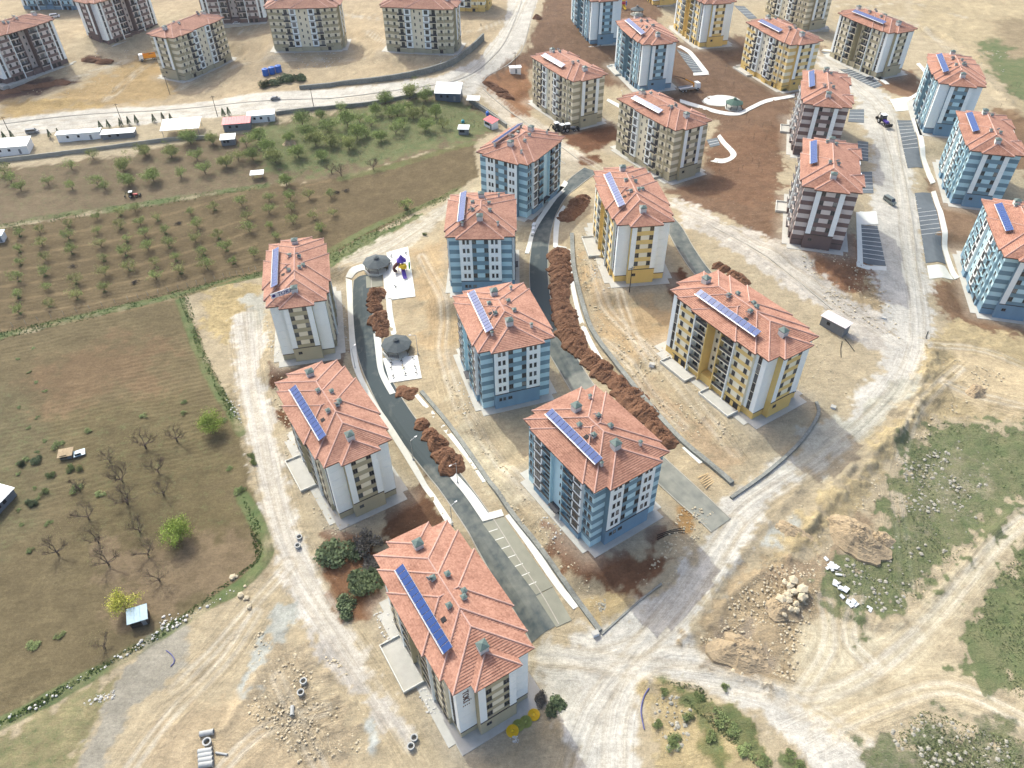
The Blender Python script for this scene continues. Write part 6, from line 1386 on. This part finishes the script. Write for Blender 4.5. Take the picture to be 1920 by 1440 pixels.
for px, py in ((335,420),(138,500),(253,530),(632,362),(650,358)):
    x, y, z = g1(px, py); b = MB(); q = random.Random(px)
    for i in range(90):
        a = q.uniform(0,6.28); r = q.uniform(0,1.6); p = Vector((math.cos(a)*r, math.sin(a)*r, q.uniform(0,.7)*(1-r/2.2))); d = Vector((q.uniform(-1,1),q.uniform(-1,1),q.uniform(-.2,.4))).normalized()*q.uniform(.3,.8); b.tube(p-d,p+d,.03,.015,3)
    tag(b.build('brushwood_pile', M_DARK, None, (x,y,z)), 'dark heap of cut brushwood between the orchard rows', 'brush pile', 'brushwood piles in the orchard')
# name boards and lettering
M_LET = mat('lettering_bronze', srgb(104,84,72), .6, .1); M_NAVY = mat('lettering_navy', srgb(44,40,110), .5, 0)
def text_mesh(s, size, ext):
    cu = bpy.data.curves.new('lettering', 'FONT'); cu.body = s; cu.size = size; cu.extrude = ext; cu.align_x = 'CENTER'; cu.align_y = 'CENTER'; cu.resolution_u = 3
    o = bpy.data.objects.new('tmp', cu); COL.objects.link(o); dg = bpy.context.evaluated_depsgraph_get(); me = bpy.data.meshes.new_from_object(o.evaluated_get(dg)); bpy.data.objects.remove(o); bpy.data.curves.remove(cu); return me
def facing(o, right, up): 
    r = Vector(right).normalized(); u = Vector(up).normalized(); n = r.cross(u); o.rotation_euler = Matrix((r, u, n)).transposed().to_euler()
me = text_mesh('TOK\u0130', 1.75, .05); me.materials.append(M_LET); o = link('lettering', me, ROOT['H'], (16.22,-5.75,15.2)); facing(o, (0,0,-1), (0,1,0))
for i in range(4): pc('lettering_dot', M_LET, ROOT['H'], (16.2,-6.35+i*.4,12.1), (.1,.22,.22))
bd = empty('roof_sign', (0,0,0)); bd.parent = ROOT['F']; bd.location = (14.2,-3.3,rz_at('S',14.2,-3.3)); bd.rotation_euler = (0,0,R(112))
b = MB(); b.box(-3.4,3.4,-.06,.06,.7,2.3); b.build('sign_board', M_PLW, bd); b = MB()
for x_ in (-3,0,3): b.tube((x_,.0,-.8),(x_,.0,.8),.06,.06,5); b.tube((x_,1.0,-.6),(x_,.05,1.8),.05,.05,5)
b.build('sign_legs', M_STEEL, bd); me = text_mesh('TOK\u0130', 1.65, .03); me.materials.append(M_NAVY); o = link('lettering', me, bd, (.55,-.10,1.45)); facing(o, (1,0,0), (0,0,1))
b = MB(); b.tube((0,-.02,0),(0,.02,0),.5,.5,16); b.build('emblem', M_NAVY, bd, (-2.6,-.08,1.45))
# entrance terraces beside the blocks
for k_, x0, x1, y0, y1 in (('H',-9.5,2.5,-13.2,-8.6),('G',-9.0,3,-12.8,-8.6),('C',-10,2,-12.6,-8.6),('D',2,12.5,-12.2,-8.6),('D',-13,-3.2,-12.2,-8.6),('Br1',-10,-3,-12.5,-8.2),('Br',-10,-3,-12.5,-8.2),('L',4,12,-12,-8.2),('M',-16,-4,-11.5,-8.6),('P',-16,-4,-12,-8.2)):
    b = MB(); b.box(x0,x1,y0,y1,-2.5,.35); t = b.build('terrace', M_CONC, ROOT[k_]); b = MB()
    b.box(x0,x1,y0,y0+.18,.35,.85); b.box(x0,x0+.18,y0+.18,y1,.35,.85); b.box(x1-.18,x1,y0+.18,y1,.35,.85); b.build('parapet', M_PAVE, t)
# a person walking on the haul road
def person(px, py):
    x, y, z = g1(px, py); me = bpy.data.meshes.new('body')
    J = [((0,0,.95),.15),((0,0,1.2),.16),((0,0,1.42),.15),((0,0,1.52),.06),((0,0,1.64),.105),((0,0,1.74),.08),((.1,.03,.9),.10),((.12,.16,.5),.075),((.12,.1,.1),.05),((.12,.26,.05),.045),((-.1,-.03,.9),.10),((-.12,-.08,.5),.075),((-.12,-.3,.12),.05),((-.12,-.2,.04),.045),((.2,0,1.42),.075),((.27,-.08,1.15),.05),((.27,.04,.92),.04),((-.2,0,1.42),.075),((-.27,.08,1.15),.05),((-.27,.2,.95),.04)]
    E_ = [(0,1),(1,2),(2,3),(3,4),(4,5),(0,6),(6,7),(7,8),(8,9),(0,10),(10,11),(11,12),(12,13),(2,14),(14,15),(15,16),(2,17),(17,18),(18,19)]
    me.from_pydata([j[0] for j in J], E_, []); o = bpy.data.objects.new('tmp', me); COL.objects.link(o); md = o.modifiers.new('s','SKIN')
    for v, j in zip(me.skin_vertices[0].data, J): v.radius = (j[1], j[1])
    me.skin_vertices[0].data[0].use_root = True; s2 = o.modifiers.new('d','SUBSURF'); s2.levels = 1; s2.render_levels = 1
    m2 = bpy.data.meshes.new_from_object(o.evaluated_get(bpy.context.evaluated_depsgraph_get())); bpy.data.objects.remove(o); m2.materials.append(col('dark_clothes',44,46,54,.9))
    return tag(link('person', m2, None, (x,y,z), R(70)), 'person in dark clothes walking on the pale ground at the top', 'person')
person(902,50)

# ------------------------------------------------------------------ the dusty air over the site
hz = MB(); hz.box(-690, 690, -55, 1090, float(_GZ0.min())-2.5, CAM_H+6)
hm = bpy.data.materials.new('dusty_air'); hm.use_nodes = True; hn = hm.node_tree
for n_ in list(hn.nodes):
    if n_.type == 'BSDF_PRINCIPLED': hn.nodes.remove(n_)
pv = hn.nodes.new('ShaderNodeVolumePrincipled'); pv.inputs['Color'].default_value = (.93,.96,1,1); pv.inputs['Density'].default_value = HAZE; pv.inputs['Anisotropy'].default_value = .2
hn.links.new(pv.outputs[0], [n_ for n_ in hn.nodes if n_.type == 'OUTPUT_MATERIAL'][0].inputs['Volume'])
tag(hz.build('haze', hm), kind='stuff')
